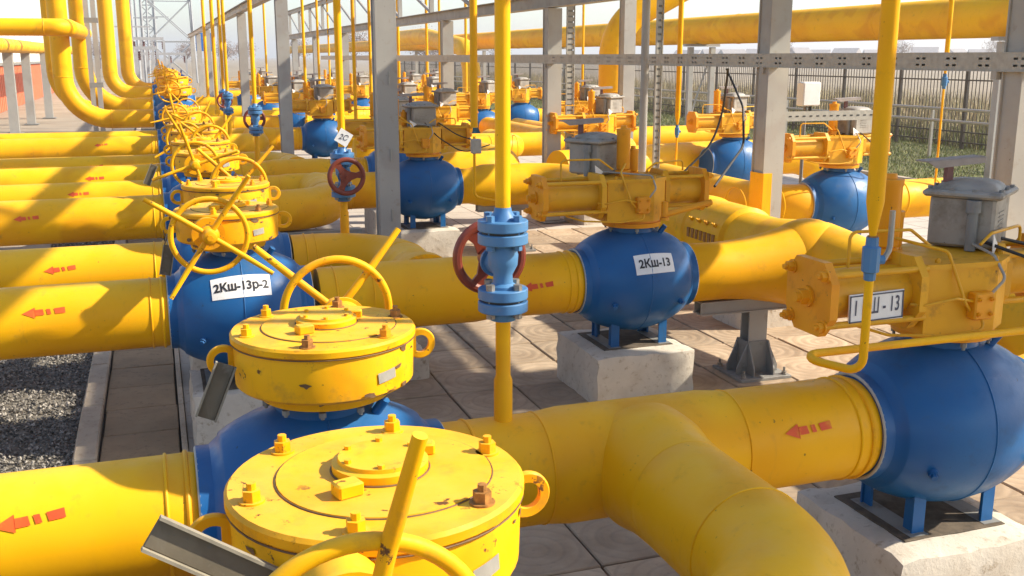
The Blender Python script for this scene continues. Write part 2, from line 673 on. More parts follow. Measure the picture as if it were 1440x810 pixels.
def wrap_sheet(mb, surf, xc, thc, w, h, off, R0, tilt=0.0, nx=8, ny=4, skew=0.0):
    V, F = [], []
    for j in range(ny + 1):
        for i in range(nx + 1):
            a = (i / nx - .5) * w
            b = (j / ny - .5) * h
            x = a * math.cos(tilt) - b * math.sin(tilt)
            y = a * math.sin(tilt) + b * math.cos(tilt)
            V.append(surf(xc + x, thc + y / R0, off))
    for j in range(ny):
        for i in range(nx):
            k = j * (nx + 1) + i
            F.append((k, k + 1, k + nx + 2, k + nx + 1))
    mb.add(V, F)


def wrap_poly(mb, surf, xc, thc, vs, fs, off, R0, tilt=0.0):
    V = []
    for p in vs:
        x = p[0] * math.cos(tilt) - p[1] * math.sin(tilt)
        y = p[0] * math.sin(tilt) + p[1] * math.cos(tilt)
        V.append(surf(xc + x, thc + y / R0, off))
    mb.add(V, fs)


ARROW = [[(-.15, 0), (-.085, .030), (-.085, .016), (-.045, .016), (-.040, -.016), (-.085, -.016), (-.085, -.030)],
         [(-.030, .015), (-.010, .015), (-.004, -.015), (-.024, -.015)],
         [(.010, .015), (.065, .019), (.067, -.014), (.016, -.015)]]


def flow_arrow(parent, x, th, r, scale=1.0, tilt=0.06):
    scale *= random.uniform(.93, 1.08)
    tilt += random.uniform(-.05, .05)
    th += random.uniform(-.06, .06)
    mb = MB()
    for poly in ARROW:
        # fan in narrow strips so that the print follows the round pipe
        wrap_poly(mb, on_pipe(r), x, th, [(a * scale, b * scale) for a, b in poly], [tuple(range(len(poly)))], 0.0035, r, tilt)
    return mb.build("flow_arrow", 'arrow', parent, smooth=0)


# ---------------------------------------------------------------- ball valve (body, neck, legs)
def valve_body(root, lab=None, lab_w=0.3, lab_x=0.0, lab_th=0.5, txt=0.06, neck_top=1.17):
    O = (0, 0, PT)
    mb = MB()
    xs = [-.42, -.378, -.376, -.346, -.342] + list(np.linspace(-.335, .335, 25)) + [.342, .346, .376, .378, .42]
    prof = []
    for x in xs:
        if abs(x) > .4:
            rr = .226
        else:
            rr = body_r(x)
        prof.append((x, rr))
    mb.lathe((0, 0, AX), (1, 0, 0), prof, 56)
    body = mb.build("valve_body", 'blue', root, org=O)
    mb = MB()
    mb.torus((0, 0, AX), (1, 0, 0), .3655, .0035, 56, 6)
    mb.build("weld_seam", 'blue', body, org=O)
    for s in (-1, 1):
        mb = MB()
        mb.torus((s * .418, 0, AX), (1, 0, 0), .218, .008, 48, 8)
        mb.build("end_ring", 'palering', root, org=O)
        # drain and vent plugs on the shoulder
        p = on_body(s * .24, R(-22), 0)
        n_ = (p - Vector((s * .10, 0, AX))).normalized()
        mb = MB()
        mb.cyl(p - n_ * .02, p + n_ * .022, .020, n=12)
        mb.hexbolt(p + n_ * .022, n_, .014, .014, 0)
        mb.build("drain_plug", 'blue', body, org=O)
    mb = MB()
    mb.lathe((0, 0, 1.10), (0, 0, 1), [(0, .135), (.03, .13), (.035, .155), (neck_top - 1.10, .155)], 32)
    mb.build("neck", 'blue', root, org=O)
    mb = MB()
    p = Vector((.17, -.10, 1.125))
    mb.cyl(p, p + Vector((.03, -.02, .05)), .018, n=12)
    mb.build("grease_nipple", 'blue', body, org=O)
    for sx in (-1, 1):
        for sy in (-1, 1):
            mb = MB()
            x0 = sx * .20
            mb.prism([(-.028, 0), (.028, 0), (.022, .26), (-.022, .26)], (x0, sy * .135, PT + .008), (0, 1, 0), (0, 0, 1), .012)
            mb.prism([(-.03, 0), (.03, 0), (.03, .22), (-.03, .22)], (x0 - sx * .02, sy * .165, PT + .008), (1, 0, 0), (0, 0, 1), .010)
            mb.build("leg", 'blue', root, smooth=0, org=O)
        mb = MB()
        mb.box((sx * .19, 0, PT + .004), (.09, .40, .008))
        mb.build("foot_plate", 'greyd', root, smooth=0, org=O)
    if lab:
        mb = MB()
        wrap_sheet(mb, on_body, lab_x, lab_th, lab_w, .125, .003, .33, tilt=.03)
        pl = mb.build("label_sheet", 'white', root, org=O)
        vs_, fs_ = text_mesh(lab, txt, .0022)
        mb = MB()
        wrap_poly(mb, on_body, lab_x, lab_th, vs_, fs_, .005, .33, tilt=.03)
        mb.build("lettering", 'ink', pl, smooth=0, org=O)
    return body


# ---------------------------------------------------------------- manual gearbox with lever handwheel
def manual_valve(X, Y, label, wheel_side=-1, lab=None, wheel_rot=0.45, gx=0.0, wdz=0.0, group=None):
    root = thing("ball_valve", label, CAT_V, (X, Y, PT), 0, group)
    O = (0, 0, PT)
    valve_body(root, lab, .34, -.01, R(32), .066, neck_top=1.18)
    g = (gx, 0)
    mb = MB()
    mb.lathe((gx, 0, 1.175), (0, 0, 1), [(0, .182), (.010, .218), (.048, .228), (.056, .288), (.066, .298), (.19, .302), (.207, .296)], 56)
    gb = mb.build("gearbox", 'yellow_gear', root, org=O)
    mb = MB()
    mb.lathe((gx, 0, 1.384), (0, 0, 1), [(0, .303), (.004, .309), (.022, .309), (.030, .302)], 56)
    mb.build("cover_plate", 'yellow_gear', gb, org=O)
    mb = MB()
    mb.lathe((gx + .02, .01, 1.413), (0, 0, 1), [(0, .226), (.005, .224)], 48)
    mb.build("cover_disc", 'yellow_gear', gb, org=O)
    mb = MB()
    mb.lathe((gx + .015, .03, 1.417), (0, 0, 1), [(0, .102), (.020, .102), (.024, .090), (.032, .088)], 36)
    cap = mb.build("indicator_cap", 'yellow_gear', gb, org=O)
    for k in range(6):
        a = k * math.pi / 3 + .35
        mb = MB()
        mb.hexbolt((gx + .015 + .078 * math.cos(a), .03 + .078 * math.sin(a), 1.449), (0, 0, 1), .008, .008, 0)
        mb.build("cap_bolt", 'yellow_gear', gb, org=O)
    mb = MB()
    mb.box((gx - .075, -.085, 1.432), (.055, .042, .030), Matrix.Rotation(.3, 3, 'Z'), .004)
    mb.build("stop_block", 'yellow_gear', gb, org=O)
    mb = MB()
    mb.box((gx + .12, .085, 1.430), (.055, .035, .026), Matrix.Rotation(-.2, 3, 'Z'), .004)
    mb.build("stop_block", 'yellow_gear', gb, org=O)
    for k in range(6):
        a = k * math.pi / 3 + .18
        mb = MB()
        p = (gx + .262 * math.cos(a), .262 * math.sin(a), 1.412)
        mb.cyl(p, (p[0], p[1], p[2] + .006), .026, n=14)
        mb.hexbolt((p[0], p[1], p[2] + .006), (0, 0, 1), .019, .022, .014)
        mb.build("bolt", random.choice(['yellow_gear', 'rust', 'orange', 'yellow_gear']), gb, org=O)
    for k in range(10):
        a = k * math.pi / 5 + .1
        mb = MB()
        mb.hexbolt((gx + .206 * math.cos(a), .206 * math.sin(a), 1.178), (0, 0, -1), .013, .016, .008)
        mb.build("flange_bolt", 'greyd', gb, org=O)
    for s in (-1, 1):      # lifting eyes
        mb = MB()
        c = (gx + s * .333, 0, 1.325)
        prof = [(-.009, .031), (-.009, .050), (-.004, .054), (.004, .054), (.009, .050), (.009, .031), (-.009, .031)]
        V, F = [], []
        n = 28
        for h, r in prof:
            for i in range(n):
                t = 2 * math.pi * i / n
                V.append((c[0] + r * math.cos(t), h, c[2] + r * math.sin(t)))
        for k in range(len(prof) - 1):
            for i in range(n):
                j = (i + 1) % n
                F.append((k * n + i, k * n + j, (k + 1) * n + j, (k + 1) * n + i))
        mb.add(V, F)
        mb.box((gx + s * .305, 0, 1.325), (.025, .017, .09))
        mb.build("lifting_lug", 'yellow_gear', gb, org=O)
    for rr_, zz_, cx_, cy_ in ((.3065, 1.3815, gx, 0), (.2265, 1.4145, gx + .02, .01), (.104, 1.4195, gx + .015, .03)):
        mb = MB()
        mb.torus((cx_, cy_, zz_), (0, 0, 1), rr_, .0022, 56, 6)
        mb.build("seam_line", 'wire', gb, org=O)
    rs = random.Random(int(Y * 100))
    for k in range(9):
        low = k % 3 == 0
        r_ = .229 if low else .3022
        a_ = rs.uniform(-2.7, -.4)
        zc_ = 1.212 if low else rs.choice([1.25, 1.262, 1.355, 1.368, rs.uniform(1.26, 1.36)])
        sz = rs.uniform(.006, .020)
        n_ = 9
        V = []
        for q in range(n_):
            t_ = 2 * math.pi * q / n_
            m_ = rs.uniform(.45, 1.2)
            aa = a_ + sz * 1.5 * m_ * math.cos(t_) / r_
            V.append((gx + (r_ + .0018) * math.cos(aa), (r_ + .0018) * math.sin(aa), zc_ + sz * .75 * m_ * math.sin(t_)))
        mb = MB()
        mb.add(V, [tuple(range(n_))])
        mb.build("bare_patch", 'wire', gb, smooth=0, org=O)
    # worm housing and input shaft, offset from the stem
    wx = gx - .13 * (1 if wheel_side < 0 else -1)
    s = wheel_side
    zc = 1.325
    mb = MB()
    mb.cyl((wx, s * .05, zc), (wx, s * .385, zc), .080, n=28)
    mb.cyl((wx, s * .385, zc), (wx, s * .40, zc), .092, n=28)
    mb.build("worm_housing", 'yellow_gear', gb, org=O)
    mb = MB()
    mb.cyl((wx, s * .40, zc), (wx, s * .52, zc), .021, n=16)
    mb.build("input_shaft", 'yellow_gear', gb, org=O)
    hc = Vector((wx, s * .52, zc + .01 + wdz))
    mb = MB()
    mb.torus(hc, (0, 1, 0), .205, .0155, 56, 12)
    hw = mb.build("handwheel", 'yellow_gear', root, org=O)
    mb = MB()
    mb.lathe(hc + Vector((0, -s * .05, 0)), (0, s, 0), [(0, .046), (.02, .056), (.05, .056), (.06, .042), (.13, .036), (.134, .030)], 24)
    mb.hexbolt(hc + Vector((0, s * .084, 0)), (0, s, 0), .018, .012, 0)
    mb.build("hub", 'yellow_gear', hw, org=O)
    for k in range(4):
        a = wheel_rot + k * math.pi / 2
        dv = Vector((math.cos(a), 0, math.sin(a)))
        mb = MB()
        # spokes carry on past the rim as levers, kicked slightly outward
        mb.tube([hc + dv * .045, hc + dv * .20 + Vector((0, s * .012, 0)), hc + dv * .40 + Vector((0, s * .055, 0))], .0145, 12, .3, 4,
                radii=lambda t: .0155 if t < .96 else .0125)
        mb.build("lever", 'yellow_gear', hw, org=O)
    # patches of bare metal / sticker on the housing side
    mb = MB()

    def side(x, th, off):
        a = -math.pi / 2 + x / .302
        return Vector((gx + (.302 + off) * math.cos(a), (.302 + off) * math.sin(a), 1.28 + th))
    wrap_sheet(mb, side, .17, .02, .075, .035, .002, 1.0, tilt=.1)
    mb.build("rating_plate", 'galv', gb, org=O)
    return root


def tag_plate(lug, top, d, label, ln=.24, face=(0, -1, .15)):
    """grey plate with folded edges, wired to a lifting lug; top = upper end, d = its long direction"""
    top, lug = Vector(top), Vector(lug)
    t = thing("tag_plate", label, "tag", top, 0, "grey plates wired to the gearbox lugs")
    zz = -Vector(d).normalized()
    yy = Vector(face)
    yy = (yy - zz * yy.dot(zz)).normalized()
    xx = yy.cross(zz)
    rot = Matrix((xx, yy, zz)).transposed()
    mb = MB()
    mb.box(rot @ Vector((0, 0, -ln / 2)), (.056, .006, ln), rot, .002)
    mb.build("plate", 'tag', t, smooth=0)
    for s in (-1, 1):
        mb = MB()
        mb.box(rot @ Vector((s * .031, .006, -ln / 2)), (.006, .018, ln), rot)
        mb.build("folded_edge", 'dull', t, smooth=0)
    mb = MB()
    w = lug - top
    mb.tube([rot @ Vector((.03, .004, -.015)), w * .35 + Vector((0, 0, .012)), w * .7 + Vector((0, 0, -.008)), w], .0028, 6, .02, 3)
    mb.build("wire", 'wire', t)
    return t


# ---------------------------------------------------------------- pneumatic actuator
def actuated_valve(X, Y, label, lab=None, plate=None, box_x=.10, box_y=.05, box_r=.5, can_x=-.33, lever=True, cable=None, group=None, ruddy='yellow'):
    root = thing("actuated_valve", label, CAT_V, (X, Y, PT), 0, group)
    O = (0, 0, PT)
    valve_body(root, lab, .29, .03, R(26), .072)
    z = 1.40
    mb = MB()
    mb.lathe((0, 0, 1.175), (0, 0, 1), [(0, .20), (.03, .205), (.032, .19), (.07, .185)], 40)
    base = mb.build("mounting_flange", 'orange', root, org=O)
    for k in range(6):
        a = k * math.pi / 3 + .3
        mb = MB()
        mb.hexbolt((.185 * math.cos(a), .185 * math.sin(a), 1.172), (0, 0, -1), .013, .02, .012)
        mb.build("flange_bolt", 'greyd', base, org=O)
    # scotch-yoke housing: long box, wedge shaped in plan
    poly = [(-.27, -.20), (.06, -.22), (.18, -.14), (.18, .16), (.0, .22), (-.27, .18)]
    mb = MB()
    mb.prism(poly, (0, 0, 1.225), (1, 0, 0), (0, 1, 0), .265)
    hs = mb.build("yoke_housing", 'ochre', root, smooth=20, org=O)
    mb = MB()
    mb.prism([(p[0] * 1.03, p[1] * 1.04) for p in poly], (0, 0, 1.49), (1, 0, 0), (0, 1, 0), .022)
    mb.build("housing_cover", 'ochre', hs, smooth=20, org=O)
    for p in ((-.2, -.17), (.07, -.19), (.18, -.1), (-.2, .15), (.17, .12)):
        mb = MB()
        mb.hexbolt((p[0], p[1], 1.512), (0, 0, 1), .011, .012, .006)
        mb.build("cover_bolt", 'ochre', hs, org=O)
    cy = -.09
    for s, x0, x1 in ((-1, -.27, -.70), (1, .18, .50)):
        cy_ = cy if s < 0 else .03
        mb = MB()
        mb.cyl((x0, cy_, z), (x1, cy_, z), .098, n=36)
        cb = mb.build("cylinder", 'ochre', root, org=O)
        h = .145
        oct_ = [(-h, -h * .45), (-h * .55, -h), (h * .55, -h), (h, -h * .45), (h, h * .5), (h * .62, h), (-h * .62, h), (-h, h * .5)]
        for xx in (x0 + s * .02, x1):
            mb = MB()
            mb.prism(oct_, (xx, cy_, z), (0, 1, 0), (0, 0, 1), s * .035 if s > 0 else -.035)
            mb.build("end_plate", 'orange' if xx == x1 else 'ochre', cb, smooth=0, org=O)
        xe = x1 + s * .036
        for a, b in ((-1, -1), (-1, 1), (1, -1), (1, 1)):
            ty, tz = cy_ + a * .108, z + b * .098
            mb = MB()
            mb.cyl((x0, ty, tz), (xe, ty, tz), .014, n=12)
            mb.build("tie_rod", 'ochre', cb, org=O)
            mb = MB()
            mb.cyl((xe, ty, tz), (xe + s * .006, ty, tz), .027, n=16)
            mb.hexbolt((xe + s * .006, ty, tz), (s, 0, 0), .021, .022, .016)
            mb.build("tie_nut", 'orange', cb, org=O)
        mb = MB()
        mb.cyl((xe, cy_, z), (xe + s * .012, cy_, z), .042, n=24)
        mb.hexbolt((xe + s * .012, cy_, z), (s, 0, 0), .032, .03, 0)
        mb.cyl((xe + s * .042, cy_, z), (xe + s * .06, cy_, z), .02, n=16)
        mb.build("stop_screw", 'orange', cb, org=O)
    # upright accumulators
    for dx, dy, r, z0, z1 in ((can_x, -.02, .046, 1.55, 1.83), (can_x + .13, .10, .036, 1.52, 1.68)):
        mb = MB()
        mb.lathe((dx, dy, z0), (0, 0, 1), [(0, r * .5), (.012, r * .95), (.02, r), (z1 - z0 - .03, r), (z1 - z0 - .02, r * 1.08),
                                          (z1 - z0, r * 1.08), (z1 - z0 + .001, r * .5), (z1 - z0 + .022, r * .45)], 24)
        cn = mb.build("accumulator", 'orange', root, org=O)
        mb = MB()
        mb.box((dx, dy, z0 - .02), (r * 1.6, r * 1.4, .05), None, .006)
        mb.cyl((dx - r * 1.2, dy, z0 - .005), (dx + r * 1.2, dy, z0 - .005), .010, n=10)
        mb.build("valve_block", 'orange', cn, org=O)
    # control box, turned about the vertical
    rot = Matrix.Rotation(box_r, 3, 'Z')
    bc = Vector((box_x, box_y, 0))
    mb = MB()
    mb.box(bc + Vector((0, 0, 1.627)), (.29, .26, .215), rot, .012)
    cbx = mb.build("control_box", 'boxgrey', root, org=O)
    mb = MB()
    mb.box(bc + Vector((0, 0, 1.744)), (.345, .315, .030), rot, .010)
    P = []
    for k, (sx, sz) in enumerate(((1, 1.760), (.9, 1.777), (.72, 1.790), (.4, 1.797))):
        pass
    dome = MB()
    n = 28
    lv = [(1.0, 1.758), (.94, 1.773), (.78, 1.787), (.5, 1.796), (.15, 1.799)]
    V, F = [], []
    for f_, zz in lv:
        for i in range(n):
            t = 2 * math.pi * i / n
            c_, s_ = math.cos(t), math.sin(t)
            sq = (abs(c_) ** 5 + abs(s_) ** 5) ** (-1 / 5)
            V.append(bc + rot @ Vector((.140 * f_ * c_ * sq, .125 * f_ * s_ * sq, 0)) + Vector((0, 0, zz)))
    for k in range(len(lv) - 1):
        for i in range(n):
            j = (i + 1) % n
            F.append((k * n + i, k * n + j, (k + 1) * n + j, (k + 1) * n + i))
    F.append(tuple((len(lv) - 1) * n + i for i in range(n)))
    mb.add(V, F)
    mb.build("lid", 'boxgrey', cbx, org=O)
    for i in range(10):
        t = 2 * math.pi * (i + .5) / 10
        c_, s_ = math.cos(t), math.sin(t)
        sq = (abs(c_) ** 8 + abs(s_) ** 8) ** (-1 / 8)
        p = bc + rot @ Vector((.156 * c_ * sq, .142 * s_ * sq, 0)) + Vector((0, 0, 1.759))
        mb = MB()
        mb.hexbolt(p, (0, 0, 1), .010, .010, 0)
        mb.build("lid_bolt", 'greyd', cbx, org=O)
    mb = MB()
    p = bc + rot @ Vector((-.165, -.05, 0))
    mb.cyl((p.x, p.y, 1.675), (p.x, p.y, 1.725), .03, n=16)
    mb.cyl((p.x, p.y, 1.515), (p.x, p.y, 1.675), .022, n=16)
    mb.build("conduit", 'greyd', cbx, org=O)
    mb = MB()
    for k in range(5):
        q = bc + rot @ Vector((-.02 + .0, -.1325, 0))
        mb.box((q.x, q.y, 1.595 + k * .018), (.10, .003, .004), rot)
    mb.build("embossed_lines", 'boxgrey', cbx, org=O)
    for k in range(2):
        q = bc + rot @ Vector((-.06 + .12 * k, -.06, 0))
        mb = MB()
        mb.cyl((q.x, q.y, 1.530), (q.x, q.y, 1.485), .022, n=14)
        mb.build("cable_gland", 'greyd', cbx, org=O)
    mb = MB()
    q = bc + rot @ Vector((-.15, -.14, 0))
    mb.prism([(-.045, .05), (.045, -.0), (-.03, -.05)], (q.x, q.y, 1.545), tuple(rot @ Vector((1, 0, 0))), (0, 0, 1), .004)
    mb.build("triangular_tag", 'white', cbx, smooth=0, org=O)
    # sun visor on its stalk
    mb = MB()
    vx = box_x - .11
    mb.prism([(-.15, 0), (.15, .012), (.15, .018), (-.15, .006)], (vx, box_y + .05, 1.875), (1, 0, 0), (0, 0, 1), .07)
    mb.prism([(-.15, 0), (-.10, -.028), (.15, -.012), (.15, .012)], (vx, box_y - .021, 1.877), (1, 0, 0), (0, 0, 1), .005)
    vis = mb.build("sun_visor", 'visor', root, smooth=0, org=O)
    mb = MB()
    mb.prism([(-.02, 0), (.02, 0), (.016, .37), (-.016, .37)], (vx + .0, box_y + .03, 1.51), (1, 0, 0), (0, 0, 1), .02)
    mb.build("stalk", 'maroon', vis, smooth=0, org=O)
    # small-bore tubing
    for pth in ([(-.56, -.09, 1.50), (-.56, -.09, 1.64), (-.30, -.12, 1.64), (-.20, -.12, 1.57)],
                [(-.05, -.22, 1.30), (-.12, -.25, 1.36), (-.18, -.2, 1.56), (can_x, -.06, 1.60)],
                [(.40, .03, 1.53), (.40, .03, 1.60), (.12, -.1, 1.60), (.05, -.12, 1.56)]):
        mb = MB()
        mb.tube(pth, .0065, 8, .03, 4)
        mb.build("tubing", 'ochre', root, org=O)
    mb = MB()
    mb.box((-.03, -.235, 1.34), (.09, .05, .11), None, .006)
    for q in (-1, 1):
        mb.hexbolt((-.03 + q * .03, -.26, 1.37), (0, -1, 0), .010, .012, .006)
        mb.hexbolt((-.03 + q * .03, -.26, 1.31), (0, -1, 0), .010, .012, .006)
    vb = mb.build("solenoid_block", 'orange', root, org=O)
    for pth in ([(-.07, -.24, 1.36), (-.16, -.25, 1.38), (-.30, -.235, 1.36), (-.34, -.20, 1.36)], [(.01, -.24, 1.38), (.05, -.27, 1.45), (.05, -.2, 1.53), (box_x - .1, box_y - .12, 1.55)],
                [(-.03, -.25, 1.285), (-.03, -.27, 1.25), (-.2, -.26, 1.235), (-.45, -.22, 1.25), (-.55, -.16, 1.28)]):
        mb = MB()
        mb.tube(pth, .006, 8, .03, 4)
        mb.build("tubing", 'galv' if pth[0][0] > 0 else 'ochre', vb, org=O)
    if lever:
        mb = MB()
        mb.cyl((.12, -.26, 1.26), (.12, -.26, 1.36), .022, n=16)
        mb.cyl((.12, -.26, 1.255), (.12, -.26, 1.235), .03, n=16)
        mb.tube([(.12, -.26, 1.27), (.25, -.27, 1.30), (.46, -.28, 1.345)], .020, 14, .1, 3)
        mb.build("hand_lever", 'orange', root, org=O)
    if plate:
        mb = MB()
        mb.box((-.505, -.205, 1.365), (.25, .006, .115), Matrix.Rotation(-.03, 3, 'Y'))
        pl = mb.build("number_plate", 'white', root, smooth=0, org=O)
        for c_, d_ in (((0, 0, .051), (.246, .002, .005)), ((0, 0, -.051), (.246, .002, .005)), ((-.1205, 0, 0), (.005, .002, .107)), ((.1205, 0, 0), (.005, .002, .107))):
            mb = MB()
            mb.box((-.505 + c_[0], -.2095, 1.365 + c_[2] + c_[0] * .03), d_, Matrix.Rotation(-.03, 3, 'Y'))
            mb.build("border_line", 'greyink', pl, smooth=0, org=O)
        vs_, fs_ = text_mesh(plate, .068, .0007)
        mb = MB()
        mb.add([(-.505 + v.x * .74, -.2098, 1.367 + v.y * 1.25 + v.x * .03) for v in vs_], fs_)
        mb.build("lettering", 'greyink', pl, smooth=0, org=O)
    if cable:
        for pth in cable:
            mb = MB()
            mb.tube(pth, .007, 8, .25, 8)
            mb.build("cable", 'black', root, org=O)
    return root


# ---------------------------------------------------------------- concrete plinth
def plinth(X, Y, label, w=.70, d=.74, top=PT, lip=True):
    mb = MB()
    nx, ny, nz = 9, 9, 5
    V, F = [], []
    idx = {}

    def vid(i, j, k):
        key = (i, j, k)
        if key not in idx:
            x = (i / nx - .5) * w
            y = (j / ny - .5) * d
            z = k / nz * top
            e = (i in (0, nx)) + (j in (0, ny)) + (k == nz)
            s_ = .007
            x += random.gauss(0, s_) * .6 - (math.copysign(.010, x) if e > 1 else 0)
            y += random.gauss(0, s_) * .6 - (math.copysign(.010, y) if e > 1 else 0)
            z += (random.gauss(0, s_ * .3) if k == nz else 0) - (.012 + random.random() * .012 if (k == nz and e > 1) else 0)
            if k == 0:
                z = -.02
            idx[key] = len(V)
            V.append((x, y, z))
        return idx[key]
    for i in range(nx):
        for j in range(ny):
            F.append((vid(i, j, nz), vid(i + 1, j, nz), vid(i + 1, j + 1, nz), vid(i, j + 1, nz)))
    for k in range(nz):
        for i in range(nx):
            F.append((vid(i, 0, k), vid(i + 1, 0, k), vid(i + 1, 0, k + 1), vid(i, 0, k + 1)))
            F.append((vid(i + 1, ny, k), vid(i, ny, k), vid(i, ny, k + 1), vid(i + 1, ny, k + 1)))
        for j in range(ny):
            F.append((vid(0, j + 1, k), vid(0, j, k), vid(0, j, k + 1), vid(0, j + 1, k + 1)))
            F.append((vid(nx, j, k), vid(nx, j + 1, k), vid(nx, j + 1, k + 1), vid(nx, j, k + 1)))
    mb.add(V, F)
    o = mb.build("concrete_plinth", 'plinth', None, smooth=50)
    o.location = (X, Y, 0)
    tag(o, label, "plinth", "concrete plinths under the valves")
    if lip:
        mb = MB()
        mb.box((0, -.01, top + .002), (.52, .48, .008), None, .002)
        mb.build("bedding_plate", 'soot', o, smooth=0)
    return o


# ---------------------------------------------------------------- steel pipe support on a gusseted foot
def pipe_support(X, Y, label, top=AX - PR - .005, beam=.95, rz=0.0):
    t = thing("pipe_support", label, "support", (X, Y, 0), rz, "grey steel pipe supports")
    mb = MB()
    mb.box((0, 0, .012), (.42, .42, .024), None, .003)
    mb.build("base_plate", 'greyd', t, smooth=0)
    hz = top - .10
    mb = MB()
    mb.box((0, -.055, hz / 2 + .012), (.15, .012, hz - .024))
    mb.box((0, .055, hz / 2 + .012), (.15, .012, hz - .024))
    mb.box((0, 0, hz / 2 + .012), (.010, .098, hz - .024))
    mb.build("post", 'grey', t, smooth=0)
    for s in (-1, 1):
        for u, wv in (((1, 0, 0), (s * .02, -.062 if s < 0 else .074, .024)),):
            pass
        mb = MB()
        mb.prism([(-.17, 0), (.17, 0), (.17, .05), (.08, .24), (-.08, .24), (-.17, .05)], (0, s * .068 + .006, .024), (1, 0, 0), (0, 0, 1), .012)
        mb.build("gusset", 'greyd', t, smooth=0)
        mb = MB()
        mb.prism([(-.17, 0), (.17, 0), (.17, .05), (.08, .24), (-.08, .24), (-.17, .05)], (s * .082 - .006, 0, .024), (0, 1, 0), (0, 0, 1), .012)
        mb.build("gusset", 'greyd', t, smooth=0)
        for q in (-1, 1):
            mb = MB()
            mb.cyl((s * .17, q * .17, .024), (s * .17, q * .17, .03), .026, n=12)
            mb.hexbolt((s * .17, q * .17, .03), (0, 0, 1), .018, .018, .03)
            mb.build("anchor_bolt", 'steel', t)
    mb = MB()
    mb.box((0, 0, top - .094), (beam, .13, .010))
    mb.box((0, 0, top - .006), (beam, .13, .010))
    mb.box((0, -.045, top - .05), (beam, .008, .078))
    mb.box((0, .045, top - .05), (beam, .008, .078))
    mb.build("saddle_beam", 'grey', t, smooth=0)
    return t


# ---------------------------------------------------------------- vent riser with flanged gate valve
def vent_riser(X, Y, label, wheel=1, z0=AX + PR - .02, zt=7.0, dz=0.0, tagtext=None, hw=True):
    t = thing("vent_riser", label, "vent pipe", (X, Y, z0), 0, "yellow vent risers with blue gate valves")
    O = (0, 0, z0)
    mb = MB()
    mb.lathe((0, 0, z0), (0, 0, 1), [(0, .038), (.02, .034), (.17, .034), (.19, .027), (1.41 + dz - z0, .027)], 24)
    mb.build("lower_pipe", 'yellow', t, org=O)
    mb = MB()
    mb.cyl((0, 0, 1.775 + dz), (0, 0, zt), .027, n=24)
    mb.build("upper_pipe", 'yellow', t, org=O)
    b = MB()
    b.lathe((0, 0, dz), (0, 0, 1), [(1.42, .052), (1.51, .050), (1.52, .036), (1.55, .034), (1.585, .052), (1.62, .055), (1.65, .046), (1.66, .05)], 28)
    b.lathe((0, 0, dz), (0, 0, 1), [(1.385, .046), (1.42, .052)], 28)
    b.lathe((0, 0, dz), (0, 0, 1), [(1.742, .054), (1.776, .032), (1.79, .029)], 28)
    b.cyl((0, 0, 1.58 + dz), (0, wheel * .085, 1.58 + dz), .042, n=24)
    b.cyl((0, wheel * .085, 1.58 + dz), (0, wheel * .10, 1.58 + dz), .055, n=24)
    vb = b.build("gate_valve", 'lightblue', t, org=O)
    for za in (1.418, 1.464, 1.662, 1.708):
        mb = MB()
        mb.lathe((0, 0, za + dz), (0, 0, 1), [(0, .086), (.003, .089), (.034, .089), (.037, .086)], 40)
        mb.build("flange", 'lightblue', vb, org=O)
    for za in (1.455, 1.699):
        mb = MB()
        mb.cyl((0, 0, za + dz), (0, 0, za + .009 + dz), .075, n=32)
        mb.build("gasket", 'black', vb, org=O)
    for za in (1.418, 1.662):
        for k in range(4):
            a = k * math.pi / 2 + .55
            p = Vector((.068 * math.cos(a), .068 * math.sin(a), za + dz))
            mb = MB()
            mb.cyl(p, p + Vector((0, 0, .10)), .008, n=8)
            mb.cyl(p + Vector((0, 0, .083)), p + Vector((0, 0, .104)), .016, n=6)
            mb.cyl(p + Vector((0, 0, -.018)), p, .016, n=6)
            mb.build("bolt", 'steel' if za < 1.5 else 'lightblue', vb, org=O)
    if hw:
        c = Vector((0, wheel * .155, 1.585 + dz))
        mb = MB()
        mb.torus(c, (0, 1, 0), .124, .018, 44, 10)
        w = mb.build("handwheel", 'red', t, org=O)
        mb = MB()
        mb.cyl(c - Vector((0, wheel * .05, 0)), c + Vector((0, wheel * .012, 0)), .044, n=24)
        mb.cyl(c - Vector((0, wheel * .10, 0)), c + Vector((0, wheel * .03, 0)), .013, n=12)
        mb.build("hub", 'red', w, org=O)
        for k in range(3):
            a = k * 2 * math.pi / 3 + .1
            d = Vector((math.cos(a), 0, math.sin(a)))
            pn = Vector((-d.z, 0, d.x))
            mb = MB()
            V = []
            for q, ww in ((.035, .030), (.075, .019), (.117, .030)):
                for yy in (-.007, .007):
                    V += [c + d * q + pn * ww + Vector((0, yy, 0)), c + d * q - pn * ww + Vector((0, yy, 0))]
            F = []
            for k2 in range(2):
                o = k2 * 4
                F += [(o, o + 4, o + 5, o + 1), (o + 2, o + 3, o + 7, o + 6), (o, o + 2, o + 6, o + 4), (o + 1, o + 5, o + 7, o + 3)]
            mb.add(V, F)
            mb.build("spoke", 'red', w, org=O)
    if tagtext:
        mb = MB()
        s = .052
        mb.prism([(-s, -s), (s, -s), (s, s), (-s, s)], (.01, -.032, 1.86 + dz), (.84, 0, -.54), (.54, 0, .84), .003)
        tg = mb.build("tag_card", 'white', t, smooth=0, org=O)
        vs_, fs_ = text_mesh(tagtext, .06, .0005)
        mb = MB()
        mb.add([(.01 + .84 * v.x + .54 * v.y, -.037, 1.86 + dz - .3 * v.x + .84 * v.y) for v in vs_], fs_)
        mb.build("lettering", 'greyink', tg, smooth=0, org=O)
    return t


